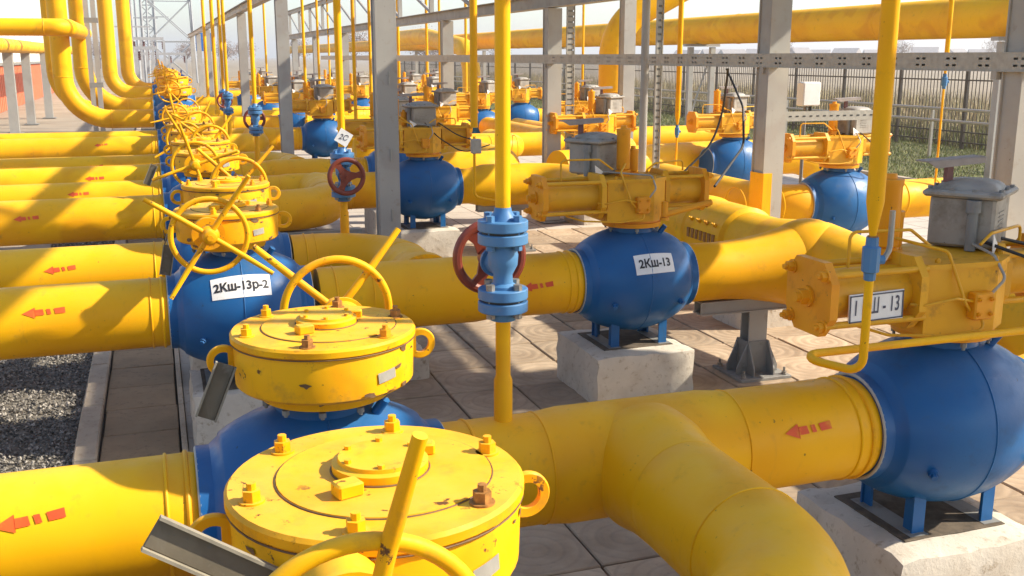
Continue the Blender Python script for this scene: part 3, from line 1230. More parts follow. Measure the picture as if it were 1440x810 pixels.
def ring(mb, x, y, r=PR, ax=(1, 0, 0), w=.006, z=AX):
    mb.torus((x, y, z), ax, r + .0005, w, 48, 8)


# ---------------------------------------------------------------- pixel helper: direction through a pixel of the 1440x810 photo, met with a plane
_a, _p = R(18.9), R(12.65)
_F = Vector((math.sin(_a) * math.cos(_p), math.cos(_a) * math.cos(_p), -math.sin(_p)))
_R = Vector((math.cos(_a), -math.sin(_a), 0))
_U = _R.cross(_F)


def at(px, py, Y=None, z=None, X=None):
    d = _F + _R * ((px - 720) / 1450) - _U * ((py - 405) / 1450)
    if Y is not None:
        t = Y / d.y
    elif X is not None:
        t = X / d.x
    else:
        t = (z - CAM_H) / d.z
    return Vector((0, 0, CAM_H)) + d * t


# ---------------------------------------------------------------- the ground and its surfaces
def sheet(name, x0, x1, y0, y1, z, mat, nx=1, ny=1, cat=None):
    mb = MB()
    V = [(x0 + (x1 - x0) * i / nx, y0 + (y1 - y0) * j / ny, z) for j in range(ny + 1) for i in range(nx + 1)]
    F = [(j * (nx + 1) + i, j * (nx + 1) + i + 1, (j + 1) * (nx + 1) + i + 1, (j + 1) * (nx + 1) + i) for j in range(ny) for i in range(nx)]
    mb.add(V, F)
    return struct(mb.build(name, mat, None, smooth=0))


sheet("ground", -1500, 1500, -300, 2500, -.12, 'ground')
sheet("yard", -40, -1.35, -3, 120, -.02, 'apron_plain')
sheet("gravel_bed", -1.35, -.594, -3, 60, -.045, 'gravelbed')
sheet("valve_slab", .055, .80, -2, 48, -.010, 'slab')
sheet("apron", .80, 13.4, 12.85, 60, -.014, 'apron')
sheet("apron", 6.35, 13.4, -4, 12.85, -.014, 'apron')
floor_base = sheet("paved_floor", .80, 6.35, -2, 12.85, -.050, 'joint')
sheet("turf", 13.4, 19.9, -10, 120, -.03, 'turf')

# paving tiles with their own edges, over dark joints
TX, TY = .4985, .530
mb = MB()
mb.box((0, 0, 0), (TX - .014, TY - .014, .044), None, .006)
tile_me = mb.mesh("paving_tile", 0)
tile_me.materials.append(M['tile'])
for i in range(11):
    for j in range(-7, 17):
        x = .815 + TX * (i + .5)
        y = 4.01 + TY * (j + .5)
        o = inst("paving_tile", tile_me, floor_base, (x + random.gauss(0, .0025), y + random.gauss(0, .0025), -.023 + random.gauss(0, .0022)), random.gauss(0, .005))
        o.rotation_euler.x = random.gauss(0, .003)
        o.rotation_euler.y = random.gauss(0, .003)

# footpath of long slabs, kerb stones along the gravel, thin edging along the valve slab
path = sheet("footpath", -.452, .010, -2, 60, -.045, 'joint')
mb = MB()
mb.box((0, 0, 0), (.448, .49, .036), None, .005)
slab_me = mb.mesh("path_slab", 0)
slab_me.materials.append(M['path'])
for j in range(64):
    inst("path_slab", slab_me, path, (-.221 + random.gauss(0, .002), 1.8 + .5 * j, -.020 + random.gauss(0, .002)), random.gauss(0, .004))
kerb = sheet("kerb", -.594, -.455, -2, 60, -.040, 'joint')
mb = MB()
mb.box((0, 0, 0), (.132, .985, .15), None, .010)
kerb_me = mb.mesh("kerb_stone", 0)
kerb_me.materials.append(M['kerb'])
for j in range(40):
    inst("kerb_stone", kerb_me, kerb, (-.526 + random.gauss(0, .002), 1.6 + 1.0 * j, -.045 + random.gauss(0, .003)), random.gauss(0, .003))
edging = sheet("edging", .012, .052, -2, 60, -.042, 'joint')
mb = MB()
mb.box((0, 0, 0), (.034, .99, .08), None, .004)
edge_me = mb.mesh("edging_strip", 0)
edge_me.materials.append(M['kerb'])
for j in range(34):
    inst("edging_strip", edge_me, edging, (.032, 1.5 + 1.0 * j, -.028))

# loose gravel between kerb and yard
def gravel():
    n = 15000
    x = RNG.uniform(-1.34, -.60, n)
    y = 5.2 + (RNG.random(n) ** 1.6) * 12.5
    s = RNG.uniform(.006, .013, n) * (1 + (y - 5.2) * .05)
    base = np.array([(1, 0, 0), (-1, 0, 0), (0, 1, 0), (0, -1, 0), (0, 0, 1), (0, 0, -1)], float)
    fc = np.array([(0, 2, 4), (2, 1, 4), (1, 3, 4), (3, 0, 4), (2, 0, 5), (1, 2, 5), (3, 1, 5), (0, 3, 5)])
    V = base[None] * RNG.uniform(.6, 1.35, (n, 6, 1)) * s[:, None, None]
    a = RNG.uniform(0, 6.28, n)
    ca, sa = np.cos(a), np.sin(a)
    V = np.stack([V[..., 0] * ca[:, None] - V[..., 1] * sa[:, None], V[..., 0] * sa[:, None] + V[..., 1] * ca[:, None], V[..., 2] * .8], -1)
    tl = RNG.normal(0, .45, (n, 2))
    V[..., 2] += V[..., 0] * tl[:, :1] + V[..., 1] * tl[:, 1:]
    V += np.stack([x, y, -.038 + RNG.uniform(0, .02, n)], -1)[:, None]
    F = (fc[None] + (np.arange(n) * 6)[:, None, None]).reshape(-1, 3)
    me = bpy.data.meshes.new("gravel")
    me.from_pydata(V.reshape(-1, 3).tolist(), [], F.tolist())
    c = me.color_attributes.new("tint", 'FLOAT_COLOR', 'POINT')
    t = RNG.choice([.08, .12, .16, .21, .28, .36], n, p=[.12, .18, .24, .24, .14, .08])[:, None] * RNG.uniform(.8, 1.2, (n, 1))
    rgb = np.concatenate([t, t * .91, t * .78, np.ones((n, 1))], 1)
    c.data.foreach_set("color", np.repeat(rgb, 6, 0).ravel())
    me.materials.append(M['stones'])
    o = bpy.data.objects.new("gravel", me)
    COL.objects.link(o)
    o["label"] = "loose dark grey gravel between the kerb and the yard"
    return struct(o, "stuff")


gravel()


def blades(name, n, xr, yr, z, h, w, cols, ypow=1.0, lean=.35):
    x = RNG.uniform(*xr, n)
    y = yr[0] + (RNG.random(n) ** ypow) * (yr[1] - yr[0])
    hh = RNG.uniform(*h, n)
    a = RNG.uniform(0, 6.28, n)
    wd = RNG.uniform(*w, n)
    dx, dy = np.cos(a) * wd, np.sin(a) * wd
    lx, ly = RNG.normal(0, lean, n) * hh, RNG.normal(0, lean, n) * hh
    V = np.stack([np.stack([x - dx, y - dy, np.full(n, z)], -1), np.stack([x + dx, y + dy, np.full(n, z)], -1),
                  np.stack([x + lx, y + ly, z + hh], -1)], 1)
    me = bpy.data.meshes.new(name)
    me.from_pydata(V.reshape(-1, 3).tolist(), [], np.arange(3 * n).reshape(-1, 3).tolist())
    c = me.color_attributes.new("tint", 'FLOAT_COLOR', 'POINT')
    cols = np.array(cols)
    k = RNG.integers(0, len(cols), n)
    rgb = np.concatenate([cols[k] * RNG.uniform(.75, 1.25, (n, 1)), np.ones((n, 1))], 1)
    c.data.foreach_set("color", np.repeat(rgb, 3, 0).ravel())
    me.materials.append(M['blades'])
    o = bpy.data.objects.new(name, me)
    COL.objects.link(o)
    return struct(o, "stuff")


g = blades("short_grass", 70000, (13.4, 19.9), (9, 60), -.03, (.03, .09), (.006, .013),
           [(.15, .19, .04), (.22, .24, .06), (.28, .26, .09), (.12, .15, .035)], 1.5)
g["label"] = "short green grass along the inside of the fence"
g = blades("dry_reeds", 60000, (20.6, 34), (12, 110), -.12, (.4, 1.2), (.010, .028),
           [(.42, .32, .17), (.48, .38, .22), (.33, .25, .13), (.30, .27, .11)], 1.3, .2)
g["label"] = "tall dry tan reeds in the field beyond the fence"
g = blades("green_weeds", 26000, (19.7, 22.5), (12, 90), -.12, (.25, .8), (.008, .02),
           [(.13, .15, .04), (.20, .19, .06), (.24, .2, .08), (.10, .12, .03)], 1.4, .3)
g["label"] = "green weeds growing along the outside of the fence"


# ---------------------------------------------------------------- pipe pieces
def part_mesh(name, mat, parent, fn, org=(0, 0, 0)):
    mb = MB()
    fn(mb)
    return mb.build(name, mat, parent, org=org)


def left_pipe(Y, label, x1=.05, x0=-9.0, arrow=None, sc=1.0):
    t = thing("gas_pipe", label, "pipe", (x1, Y, AX), 0, "yellow pipes running left from the manual valves")
    O = (x1, 0, AX)
    part_mesh("pipe", 'yellow', t, lambda m: m.lathe((x0, 0, AX), (1, 0, 0), [(0, PR), (x1 - x0 - .12, PR), (x1 - x0 - .02, PR), (x1 - x0, PR - .006)], 56), O)
    part_mesh("weld_seam", 'yellow', t, lambda m: ring(m, x1 - .10, 0), O)
    part_mesh("weld_seam", 'yellow', t, lambda m: ring(m, x1 - .035, 0, w=.009), O)
    if arrow:
        a = flow_arrow(t, arrow[0], arrow[1], PR, sc)
        a.data.transform(Matrix.Translation(-Vector(O)))
    return t


def manifold(Ym, Yb, label, xt=1.72, x1=2.74, xl=.86, arrows=(), bend=.56):
    """main run at Ym from the actuated valve to the manual one, tee and elbow to the twin run at Yb"""
    t = thing("branched_pipe", label, "pipe", (xt, Ym, AX), 0, "forked yellow manifold pipes between the valves")
    O = (xt, Ym, AX)
    s = 1 if Yb > Ym else -1
    part_mesh("main_pipe", 'yellow', t, lambda m: m.lathe((xl, Ym, AX), (1, 0, 0), [(0, PR - .006), (.02, PR), (x1 - xl - .02, PR), (x1 - xl, PR - .006)], 56), O)
    part_mesh("tee", 'yellow', t, lambda m: (m.lathe((xt - .40, Ym, AX), (1, 0, 0), [(0, PR), (.10, PR + .012), (.70, PR + .012), (.80, PR)], 56),
                                             m.lathe((xt, Ym, AX), (0, s, 0), [(.08, PR + .030), (.19, PR + .028), (.23, PR + .020), (.28, PR + .010), (.34, PR + .004), (.42, PR)], 56)), O)
    el = part_mesh("elbow", 'yellow', t, lambda m: m.tube([(xt, Ym + s * .1, AX), (xt, Yb, AX), (xl, Yb, AX)], PR - .001, 56, bend, 16), O)
    L = abs(Yb - Ym)

    for c_, ax2, rr, w2 in (((xl + .10, Ym, AX), (1, 0, 0), PR + .0005, .006), ((x1 - .10, Ym, AX), (1, 0, 0), PR + .0005, .006), ((x1 - .045, Ym, AX), (1, 0, 0), PR + .0005, .009),
                            ((xl + .10, Yb, AX), (1, 0, 0), PR + .0005, .006), ((xt, Yb - s * bend, AX), (0, 1, 0), PR - .0005, .0035), ((xt - bend, Yb, AX), (1, 0, 0), PR - .0005, .0035),
                            ((xt - .40, Ym, AX), (1, 0, 0), PR + .0005, .004), ((xt + .40, Ym, AX), (1, 0, 0), PR + .0005, .004)):
        part_mesh("weld_seam", 'yellow', t, lambda m: m.torus(c_, ax2, rr, w2, 48, 8), O)
    for ax_, th in arrows:
        a = flow_arrow(t, ax_, th, PR)
        a.data.transform(Matrix.Translation(Vector((0, Ym, 0)) - Vector(O)))
    return t


ORD = ["front", "second", "third", "fourth", "fifth", "sixth", "seventh", "eighth", "ninth", "tenth", "eleventh", "twelfth", "thirteenth", "fourteenth"]
NTH = ["first"] + ORD[1:]
LX = .45                                     # manual valves stand in line at this X
VXS = [3.08, 3.06, 2.93, 3.0, 3.0]
VX = 3.06                                    # actuated valves in line at this X
stations = [(2.00, 3.40, 'far'), (6.40, 7.70, 'near'), (10.42, 11.75, 'far'), (13.48, 14.86, 'near'), (18.46, 19.80, 'far')]
lab_no = 0
LEFT_DESC = ["nearest yellow pipe, cut by the bottom of the frame", "yellow pipe with the largest red arrow at bottom left",
             "yellow pipe leaving the valve marked 2Кш-13р-2 to the left", "yellow pipe just behind the pipe of valve 2Кш-13р-2",
             "fifth yellow pipe from the front at the left edge", "sixth yellow pipe from the front at the left edge",
             "seventh yellow pipe from the front at the left edge", "eighth yellow pipe from the front at the left edge",
             "ninth yellow pipe from the front at the left edge", "tenth yellow pipe from the front, farthest of the parallel left pipes"]
GB_DESC = ["manual valve with the big round yellow gearbox cut by the bottom edge", "blue manual valve under the round yellow gearbox left of centre",
           "blue manual valve marked 2Кш-13р-2 with a yellow lever handwheel facing us", "blue manual valve hidden just behind the one marked 2Кш-13р-2",
           "fifth blue manual valve from the front, yellow handwheel facing us", "sixth blue manual valve from the front, handwheel behind its gearbox",
           "seventh blue manual valve from the front, yellow handwheel facing us", "eighth blue manual valve from the front, handwheel behind its gearbox",
           "ninth blue manual valve from the front, yellow handwheel facing us", "tenth blue manual valve from the front, handwheel behind its gearbox"]
k = 0
for si, (Yn, Yf, mode) in enumerate(stations):
    Ym, Yb = (Yf, Yn) if mode == 'far' else (Yn, Yf)
    for Y in (Yn, Yf):
        near = Y == Yn
        ax_ = [None, (at(62, 726, Y=3.25).x, R(38)), (at(74, 435, Y=6.25).x, R(25)), (at(93, 371, Y=7.55).x, R(28)), (at(45, 306, Y=10.3).x, R(22)),
               (at(116, 272, Y=11.6).x, R(30)), (at(138, 249, Y=13.3).x, R(20)), (at(138, 231, Y=14.7).x, R(28)), (at(146, 208, Y=18.3).x, R(24)), None][k]
        lx = [.40, .47, .42, .45, .45, .45, .45, .45, .45, .45][k]
        left_pipe(Y, LEFT_DESC[k], lx - .42, -9, ax_)
        mv = manual_valve(lx, Y, GB_DESC[k], -1 if near else 1, "2Кш-13р-2" if k == 2 else None,
                     [1.35, .85, .97, .8, .3, .9, .5, 1.1, .2, .7][k], [-.015, .02, -.05, 0, 0, 0, 0, 0, 0, 0][k], -.01 if k == 0 else 0.0, group="manual ball valves with yellow gearboxes")
        plinth(lx, Y, "concrete plinth under the " + ORD[k] + " manual valve from the front", .66, .60, PT + (.035 if k == 0 else 0))
        if k == 0:
            mv.location.z += .035
        k += 1
    # manual-side manifold
    manifold(Ym, Yb, ["forked yellow pipe sweeping to the bottom right corner in front", "forked yellow pipe passing behind the blue gate valve at centre",
                      "forked yellow pipe with a sunlit elbow beside the red handwheel", "fourth forked yellow pipe from the front", "fifth forked yellow pipe from the front"][si],
             xt=[1.66, 1.62, 1.66, 1.70, 1.70][si], xl=.47 + .42, x1=VXS[si] - .42,
             arrows=[[(at(1147, 607, Y=3.22).x, R(28))], [(at(763, 393, Y=6.22).x, R(12))], [], [], []][si])

# hanging plates on the left lifting lugs
tag_plate((.40 - .37, 1.98, 1.30), at(212, 748, Y=1.80), (1, -.05, -.66), "big grey plate wired to the front gearbox at the bottom edge", .30)
tag_plate((.49 - .37, 3.38, 1.30), at(318, 512, Y=3.30), (-.42, 0, -1), "dark grey plate hanging beside the gearbox left of centre", .19)
tag_plate((.37 - .37, 6.38, 1.30), at(238, 345, Y=6.3), (-.2, 0, -1), "grey plate hanging from the gearbox of valve 2Кш-13р-2", .18)
tag_plate((.45 - .37, 10.40, 1.30), at(217, 232, Y=10.3), (-.45, 0, -1), "small dark plate hanging at the fifth gearbox from the front", .2)

# ---------------------------------------------------------------- actuated valves in the first line
ACT_DESC = ["big blue ball valve at the right edge with number plate 1КШ-13", "blue ball valve marked 2Кш-13 with yellow actuator, right of centre",
            "dark blue ball valve behind the tall grey column at centre", "fourth blue actuated valve from the front, left of the grey column",
            "fifth blue actuated valve from the front, far down the line"]
cab = {0: [[(.12, -.05, 1.56), (.25, -.2, 1.50), (.6, -.35, 1.36), (1.2, -.3, 1.2)], [(.25, .05, 1.56), (.5, .0, 1.50), (.9, -.05, 1.42)]],
       2: [[(.0, -.1, 1.56), (.12, -.25, 1.40), (.4, -.3, 1.22), (.75, -.2, 1.3)], [(.16, -.1, 1.56), (.35, -.25, 1.42), (.55, -.25, 1.36)]]}
for si, (Yn, Yf, mode) in enumerate(stations):
    Ym = Yf if mode == 'far' else Yn
    actuated_valve(VXS[si], Ym, ACT_DESC[si], "2Кш-13" if si == 1 else None, "1 КШ - 13" if si == 0 else None,
                   box_x=[.20, -.20, .0, .05, .05][si], box_y=[.12, .16, .1, .1, .1][si], box_r=[.62, .5, .15, .5, .3][si], can_x=[-.33, -.08, -.33, -.3, -.3][si],
                   lever=si == 1, cable=cab.get(si), group="blue ball valves with yellow actuators")
    plinth(VXS[si] - .02, Ym + .03, ["whitewashed plinth at the bottom right under valve 1КШ-13", "whitewashed plinth under the valve marked 2Кш-13",
                          "white plinth under the blue valve behind the grey column", "concrete plinth under the fourth actuated valve", "concrete plinth under the fifth actuated valve"][si], .74, .76)

# headers along the depth of the yard behind the actuated valves
HX = 4.6
HR = .25


def header(Ys, tees, label, joint=None):
    Y0, Y1 = Ys
    vx = {3.40: 3.08, 6.40: 3.06, 11.75: 2.93}
    t = thing("header_pipe", label, "pipe", (HX, Y0, AX), 0)
    O = (HX, Y0, AX)
    xl = 3.0 + .42
    part_mesh("pipe", 'yellow', t, lambda m: m.tube([(xl + .35, Y0, AX), (HX, Y0, AX), (HX, Y1, AX), (xl + .35, Y1, AX)], HR, 56, .45, 14), O)
    for Y in (Y0, Y1):
        xl = vx.get(Y, 3.0) + .42
        part_mesh("reducer", 'yellow', t, lambda m: m.lathe((xl, Y, AX), (1, 0, 0), [(0, PR - .006), (.02, PR), (.12, PR), (.30, HR), (3.80 - xl, HR)], 48), O)
    for Y in tees:
        xl = vx.get(Y, 3.0) + .42
        # branch, reinforced run and a round forged knuckle where they meet
        sph = [(-.34 * math.cos(q * math.pi / 24), max(1e-7, .34 * math.sin(q * math.pi / 24))) for q in range(25)]
        part_mesh("tee", 'yellow', t, lambda m: m.lathe((xl, Y, AX), (1, 0, 0), [(0, PR - .006), (.02, PR), (.30, PR), (.50, PR + .016), (.70, PR + .05), (.82, PR + .078), (.95, PR + .10), (HX - xl - .1, PR + .10)], 48), O)
        part_mesh("knuckle", 'yellow', t, lambda m: m.lathe((HX - .10, Y, AX), (0, 1, 0), sph, 48), O)
        part_mesh("run_sleeve", 'yellow', t, lambda m: m.lathe((HX, Y - .62, AX), (0, 1, 0), [(0, HR), (.12, HR + .012), (.28, HR + .032), (.62, HR + .062), (.96, HR + .032), (1.12, HR + .012), (1.24, HR)], 56), O)
    for y in np.arange(Y0 + .6, Y1 - .4, 1.9):
        part_mesh("weld_seam", 'yellow', t, lambda m: m.torus((HX, y, AX), (0, 1, 0), HR, .007, 48, 8), O)
    if joint:
        j = part_mesh("insulating_joint", 'yellow', t, lambda m: m.lathe((HX, joint, AX), (0, 1, 0), [(0, HR), (.03, HR + .035), (.62, HR + .035), (.64, HR + .05), (.74, HR + .05), (.78, HR)], 56), O)
        for q in range(7):
            part_mesh("joint_slot", 'rust', j, lambda m: m.box((HX - (HR + .028), joint + .10 + q * .07, AX + .02), (.03, .04, .08)), O)
        for q in range(4):
            part_mesh("joint_bolt", 'yellow_gear', j, lambda m: m.hexbolt((HX - .255, joint + .12 + q * .13, AX + .13), (-.8, 0, .5), .018, .03, .02), O)
    return t


header((3.40, 11.75), [6.40], "thick yellow header pipe with insulating joint behind valve 2Кш-13", 7.35)
header((13.48, 19.80), [], "second thick yellow header pipe farther back in the first line")

pipe_support(4.08, 6.40, "grey gusseted pipe support right of the 2Кш-13 plinth")
pipe_support(1.45, 10.42, "grey pipe support under the third forked pipe")
pipe_support(4.05, 11.75, "grey gusseted support seen behind the actuator of 2Кш-13")

# low concrete piers standing on the floor
for (x, y, w, d, h, lb) in ((1.52, 7.28, .52, .5, .2, "low grey concrete pier behind the gearbox left of centre"),
                            (1.5, 14.3, .6, .6, .45, "concrete pier below the red handwheel riser"),
                            (5.0, 7.75, .7, .5, .50, "sunlit white concrete block right of the grey support"),
                            (4.9, 5.3, .9, .6, .30, "white concrete block at the right edge behind valve 1КШ-13"),
                            (-1.7, 24.0, .7, .6, .55, "white concrete block under the elbows at far left"),
                            (-.8, 24.5, .6, .6, .45, "smaller white concrete block under the elbows at far left")):
    o = plinth(x, y, lb, w, d, h, lip=False)

# ---------------------------------------------------------------- vent risers on the manifolds
vent_riser(1.13, 3.40, "tall yellow vent riser with the big blue gate valve at centre", 1)
vent_riser(1.30, 7.30 + .40, "yellow vent riser with red handwheel facing us and a card reading 2С", -1, tagtext="2С", dz=-.14)
vent_riser(1.20, 13.48, "third yellow vent riser, blue gate valve with dark red wheel behind", 1, dz=-.06)
vent_riser(1.20, 18.46, "fourth yellow vent riser from the front with pale blue valve", 1, dz=-.06, hw=False)
vent_riser(1.22, 19.80, "fifth yellow vent riser from the front with blue valve and red wheel", -1, dz=-.06)


def plain_riser(X, Y, r, z0, z1, label):
    t = thing("vent_pipe", label, "vent pipe", (X, Y, z0), 0, "plain thin yellow vent pipes")
    part_mesh("pipe", 'yellow', t, lambda m: m.cyl((0, 0, 0), (0, 0, z1 - z0), r, n=16))
    part_mesh("sleeve", 'yellow', t, lambda m: m.lathe((0, 0, 0), (0, 0, 1), [(0, r * 1.5), (.12, r * 1.5), (.14, r)], 16))
    return t


for (px, Y, z0, r, lb) in ((497, 16.5, .9, .028, "thin yellow vent pipe left of the tall grey column"), (427, 22, .9, .030, "thin yellow vent pipe right of the second grey column"),
                           (373, 30, .9, .03, "thin yellow vent pipe left of the second grey column"), (300, 27, .9, .045, "thin yellow vent pipe among the far columns, leftmost"),
                           (288, 36, .9, .05, "far thin yellow vent pipe at the end of the row"), (520, 20.5, .9, .03, "thin yellow vent pipe just left of the tall column, farther back")):
    p = at(px, 60, Y=Y)
    plain_riser(p.x, Y, r, z0, 8.0, lb)

# sampling line with small ball valve at the right
def sample_line(X, Y, zv, label, r=.030, tail=None, handle=True):
    t = thing("sampling_line", label, "vent pipe", (X, Y, zv), 0, "yellow lines with small blue ball valves")
    part_mesh("upper_pipe", 'yellow', t, lambda m: m.lathe((0, 0, 0), (0, 0, 1), [(.075, .010), (.10, .014), (.20, r), (5.5, r)], 20))
    b = part_mesh("ball_valve_body", 'lightblue', t, lambda m: (m.lathe((0, 0, 0), (0, 0, 1), [(-.075, .012), (-.07, .02), (-.045, .021), (-.04, .030), (.045, .031), (.05, .022), (.08, .021)], 8),
                                                                m.cyl((0, 0, .0), (.045, -.01, 0), .016, n=12)))
    part_mesh("collar", 'rust', b, lambda m: m.cyl((0, 0, .06), (0, 0, .085), .018, n=6))
    if handle:
        part_mesh("handle", 'galv', b, lambda m: m.tube([(.045, -.01, 0), (.062, -.012, .03), (.066, -.012, .05), (.066, -.012, .17)], .010, 8, .02, 4))
    part_mesh("thin_pipe", 'yellow', t, lambda m: m.tube(tail or [(0, 0, -.07), (0, 0, -zv + .9)], .0155 if tail else .012, 12, .05, 6))
    return t


sample_line(2.30, 2.90, 1.62, "yellow pole with small blue ball valve in front of plate 1КШ-13",
            tail=[(0, 0, -.07), (0, 0, -.405), (-.15, .20, -.385), (2.3, .19, -.375)])
p = at(952, 185, Y=11.5)
sample_line(p.x, 11.5, p.z, "thin yellow pole with tiny blue valve right of the grey post", .032, handle=False)
p = at(1328, 115, Y=9.0)
sample_line(p.x, 9.0, p.z, "thin yellow pole with tiny blue valve before the fence", .025, handle=False)

# ---------------------------------------------------------------- slim pole with a junction box
p = at(667, 205, Y=9.0)
t = thing("junction_box_pole", "slim yellow pole carrying a small grey junction box at centre", "pole", (p.x, 9.0, .9))
part_mesh("pole", 'yellow', t, lambda m: m.cyl((0, 0, .78), (0, 0, 5), .034, n=16))
part_mesh("box", 'galv', t, lambda m: m.box((0, -.05, p.z - .9), (.085, .07, .13), None, .006))
part_mesh("thin_pipe", 'yellow', t, lambda m: m.tube([(0, 0, .70), (0, 0, .15), (.22, .0, .10)], .012, 10, .06, 5))

# ---------------------------------------------------------------- steel structure: columns, beams, cable trays
def column(X, Y, h, label, w=.2, yellow_to=0.0, clamp=None, group=None):
    t = thing("steel_column", label, "column", (X, Y, 0), 0, group or "grey steel columns of the pipe rack")

    def hsec(m):
        m.box((0, -w / 2 + .007, h / 2), (w, .014, h))
        m.box((0, w / 2 - .007, h / 2), (w, .014, h))
        m.box((-w / 2 + .02, 0, h / 2), (.012, w - .028, h))
        m.box((w / 2 - .02, 0, h / 2), (.012, w - .028, h))
    part_mesh("shaft", 'grey', t, hsec)
    part_mesh("base_plate", 'greyd', t, lambda m: m.box((0, 0, .012), (w * 1.7, w * 1.7, .024)))
    if yellow_to:
        part_mesh("painted_foot", 'yellow', t, lambda m: (m.box((-w / 2 - .002, 0, yellow_to / 2 + .02), (.008, w + .006, yellow_to)), m.box((-w * .28, -w / 2 - .002, yellow_to / 2 + .02), (w * .44, .008, yellow_to))))
    if clamp:
        part_mesh("cable_clip", 'galv', t, lambda m: [m.box((.02, -w / 2 - .006, z_), (.015, .012, .12)) for z_ in clamp])
    return t


AXX = 2.17
ya = [10.2, 18.6, 27.0, 35.4, 43.8, 52.2, 60.6]
for i, y in enumerate(ya):
    column(AXX + .01 * i, y, 3.35, ["tall grey steel column left of centre, nearest of its row", "second grey column of the left row", "third grey column of the left row",
                                    "fourth grey column of the left row", "fifth grey column of the left row", "sixth grey column of the left row, far off", "last grey column of the left row"][i],
           .205, clamp=[.75, 1.35, 2.1] if i == 0 else None, group="columns of the left rack row")
BX = 5.28
yb = [5.32, 8.2, 13.7, 19.2, 24.7, 30.2, 35.7, 41.2]
for i, y in enumerate(yb):
    column(BX, y, 2.95, ["blue-grey steel column at the right edge behind the grey control box", "wide grey column with a yellow painted foot, right of centre",
                         "grey column with perforated cable ladder beside it, at centre", "fourth grey column of the right row", "fifth grey column of the right row",
                         "sixth grey column of the right row", "seventh grey column of the right row", "last grey column of the right row"][i],
           .175 if i == 0 else .205, 1.25 if i == 1 else 0, group="columns of the right rack row")


def beam(name, a, b, h, w, label, mat='grey', group=None, cat="beam"):
    a, b = Vector(a), Vector(b)
    L = (b - a).length
    d = (b - a).normalized()
    mid = (a + b) / 2
    t = thing(name, label, cat, mid, 0, group)
    rot = d.to_track_quat('Y', 'Z').to_matrix()

    def f(m):
        m.box((0, 0, h / 2 - .006), (w, L, .012), rot)
        m.box((0, 0, -h / 2 + .006), (w, L, .012), rot)
        m.box((0, 0, 0), (.010, L, h - .024), rot)
    part_mesh("section", mat, t, f)
    return t, rot, L


beam("rack_beam", (AXX, -2, 3.44), (AXX, 64, 3.44), .18, .16, "long grey beam on the left column row running into the distance", group="long beams of the pipe rack")
beam("rack_beam", (BX, -2, 3.05), (BX, 46, 3.05), .18, .16, "long grey beam on the right column row running into the distance", group="long beams of the pipe rack")
# overhead rack above the frame: cross beams, unseen covered trays added to cast shade
for i, y in enumerate([.32, 5.45, 8.2, 13.7, 19.2]):
    w_ = .34 if i == 0 else .16
    beam("cross_beam", (1.2, y, 3.62), (7.6, y, 3.62), .16, w_, "overhead grey cross beam above the frame, " + NTH[i] + " from the camera", group="cross beams of the pipe rack")


def tray(name, x, y0, y1, z, w, h, label, cover=True, slots=0, group="added overhead shade trays", side=-1):
    t = thing(name, label, "cable tray", (x, y0, z), 0, group)
    L = y1 - y0

    def f(m):
        m.box((0, L / 2, 0), (w, L, .004))
        m.box((-w / 2 + .002, L / 2, h / 2 + .003), (.004, L, h))
        m.box((w / 2 - .002, L / 2, h / 2 + .003), (.004, L, h))
        if cover:
            m.box((0, L / 2, h + .008), (w + .006, L, .004))
    part_mesh("channel", 'galv', t, f)
    return t


for i, (x, w) in enumerate(((4.45, .46), (5.0, .5), (5.55, .44), (6.12, .52), (6.68, .4))):  # out-of-view trays added to shade the valves and floor below
    tray("added_shade_tray", x, [-3.5, -2.5, -3, -4, -3][i], [18, 17, 19, 18, 18][i], 3.72, w, .10, "added covered tray overhead casting shade, " + ["leftmost", "second", "third", "fourth", "rightmost"][i] + " of five on the rack")
# upper chord and web of the truss over the right column row
beam("rack_beam", (BX, -2, 3.98), (BX, 46, 3.98), .14, .14, "upper chord of the truss over the right column row", group="long beams of the pipe rack")
for i, y in enumerate(np.arange(14.8, 45, 2.75)):
    t = thing("truss_web", "upright and diagonal of the right-hand truss, " + NTH[i] + " bay from the camera", "brace", (BX, y, 3.14), 0, "web members of the truss")
    part_mesh("upright", 'grey', t, lambda m: m.box((0, 0, .385), (.08, .10, .77)))
    part_mesh("diagonal", 'grey', t, lambda m: m.cyl((0, .1, .03), (0, 2.6, .74), .035, n=6))
p = at(882, 60, Y=17)
column(p.x, 17, 3.6, "narrow grey column in front of the thick yellow bend", .22, group="single columns behind the tray")

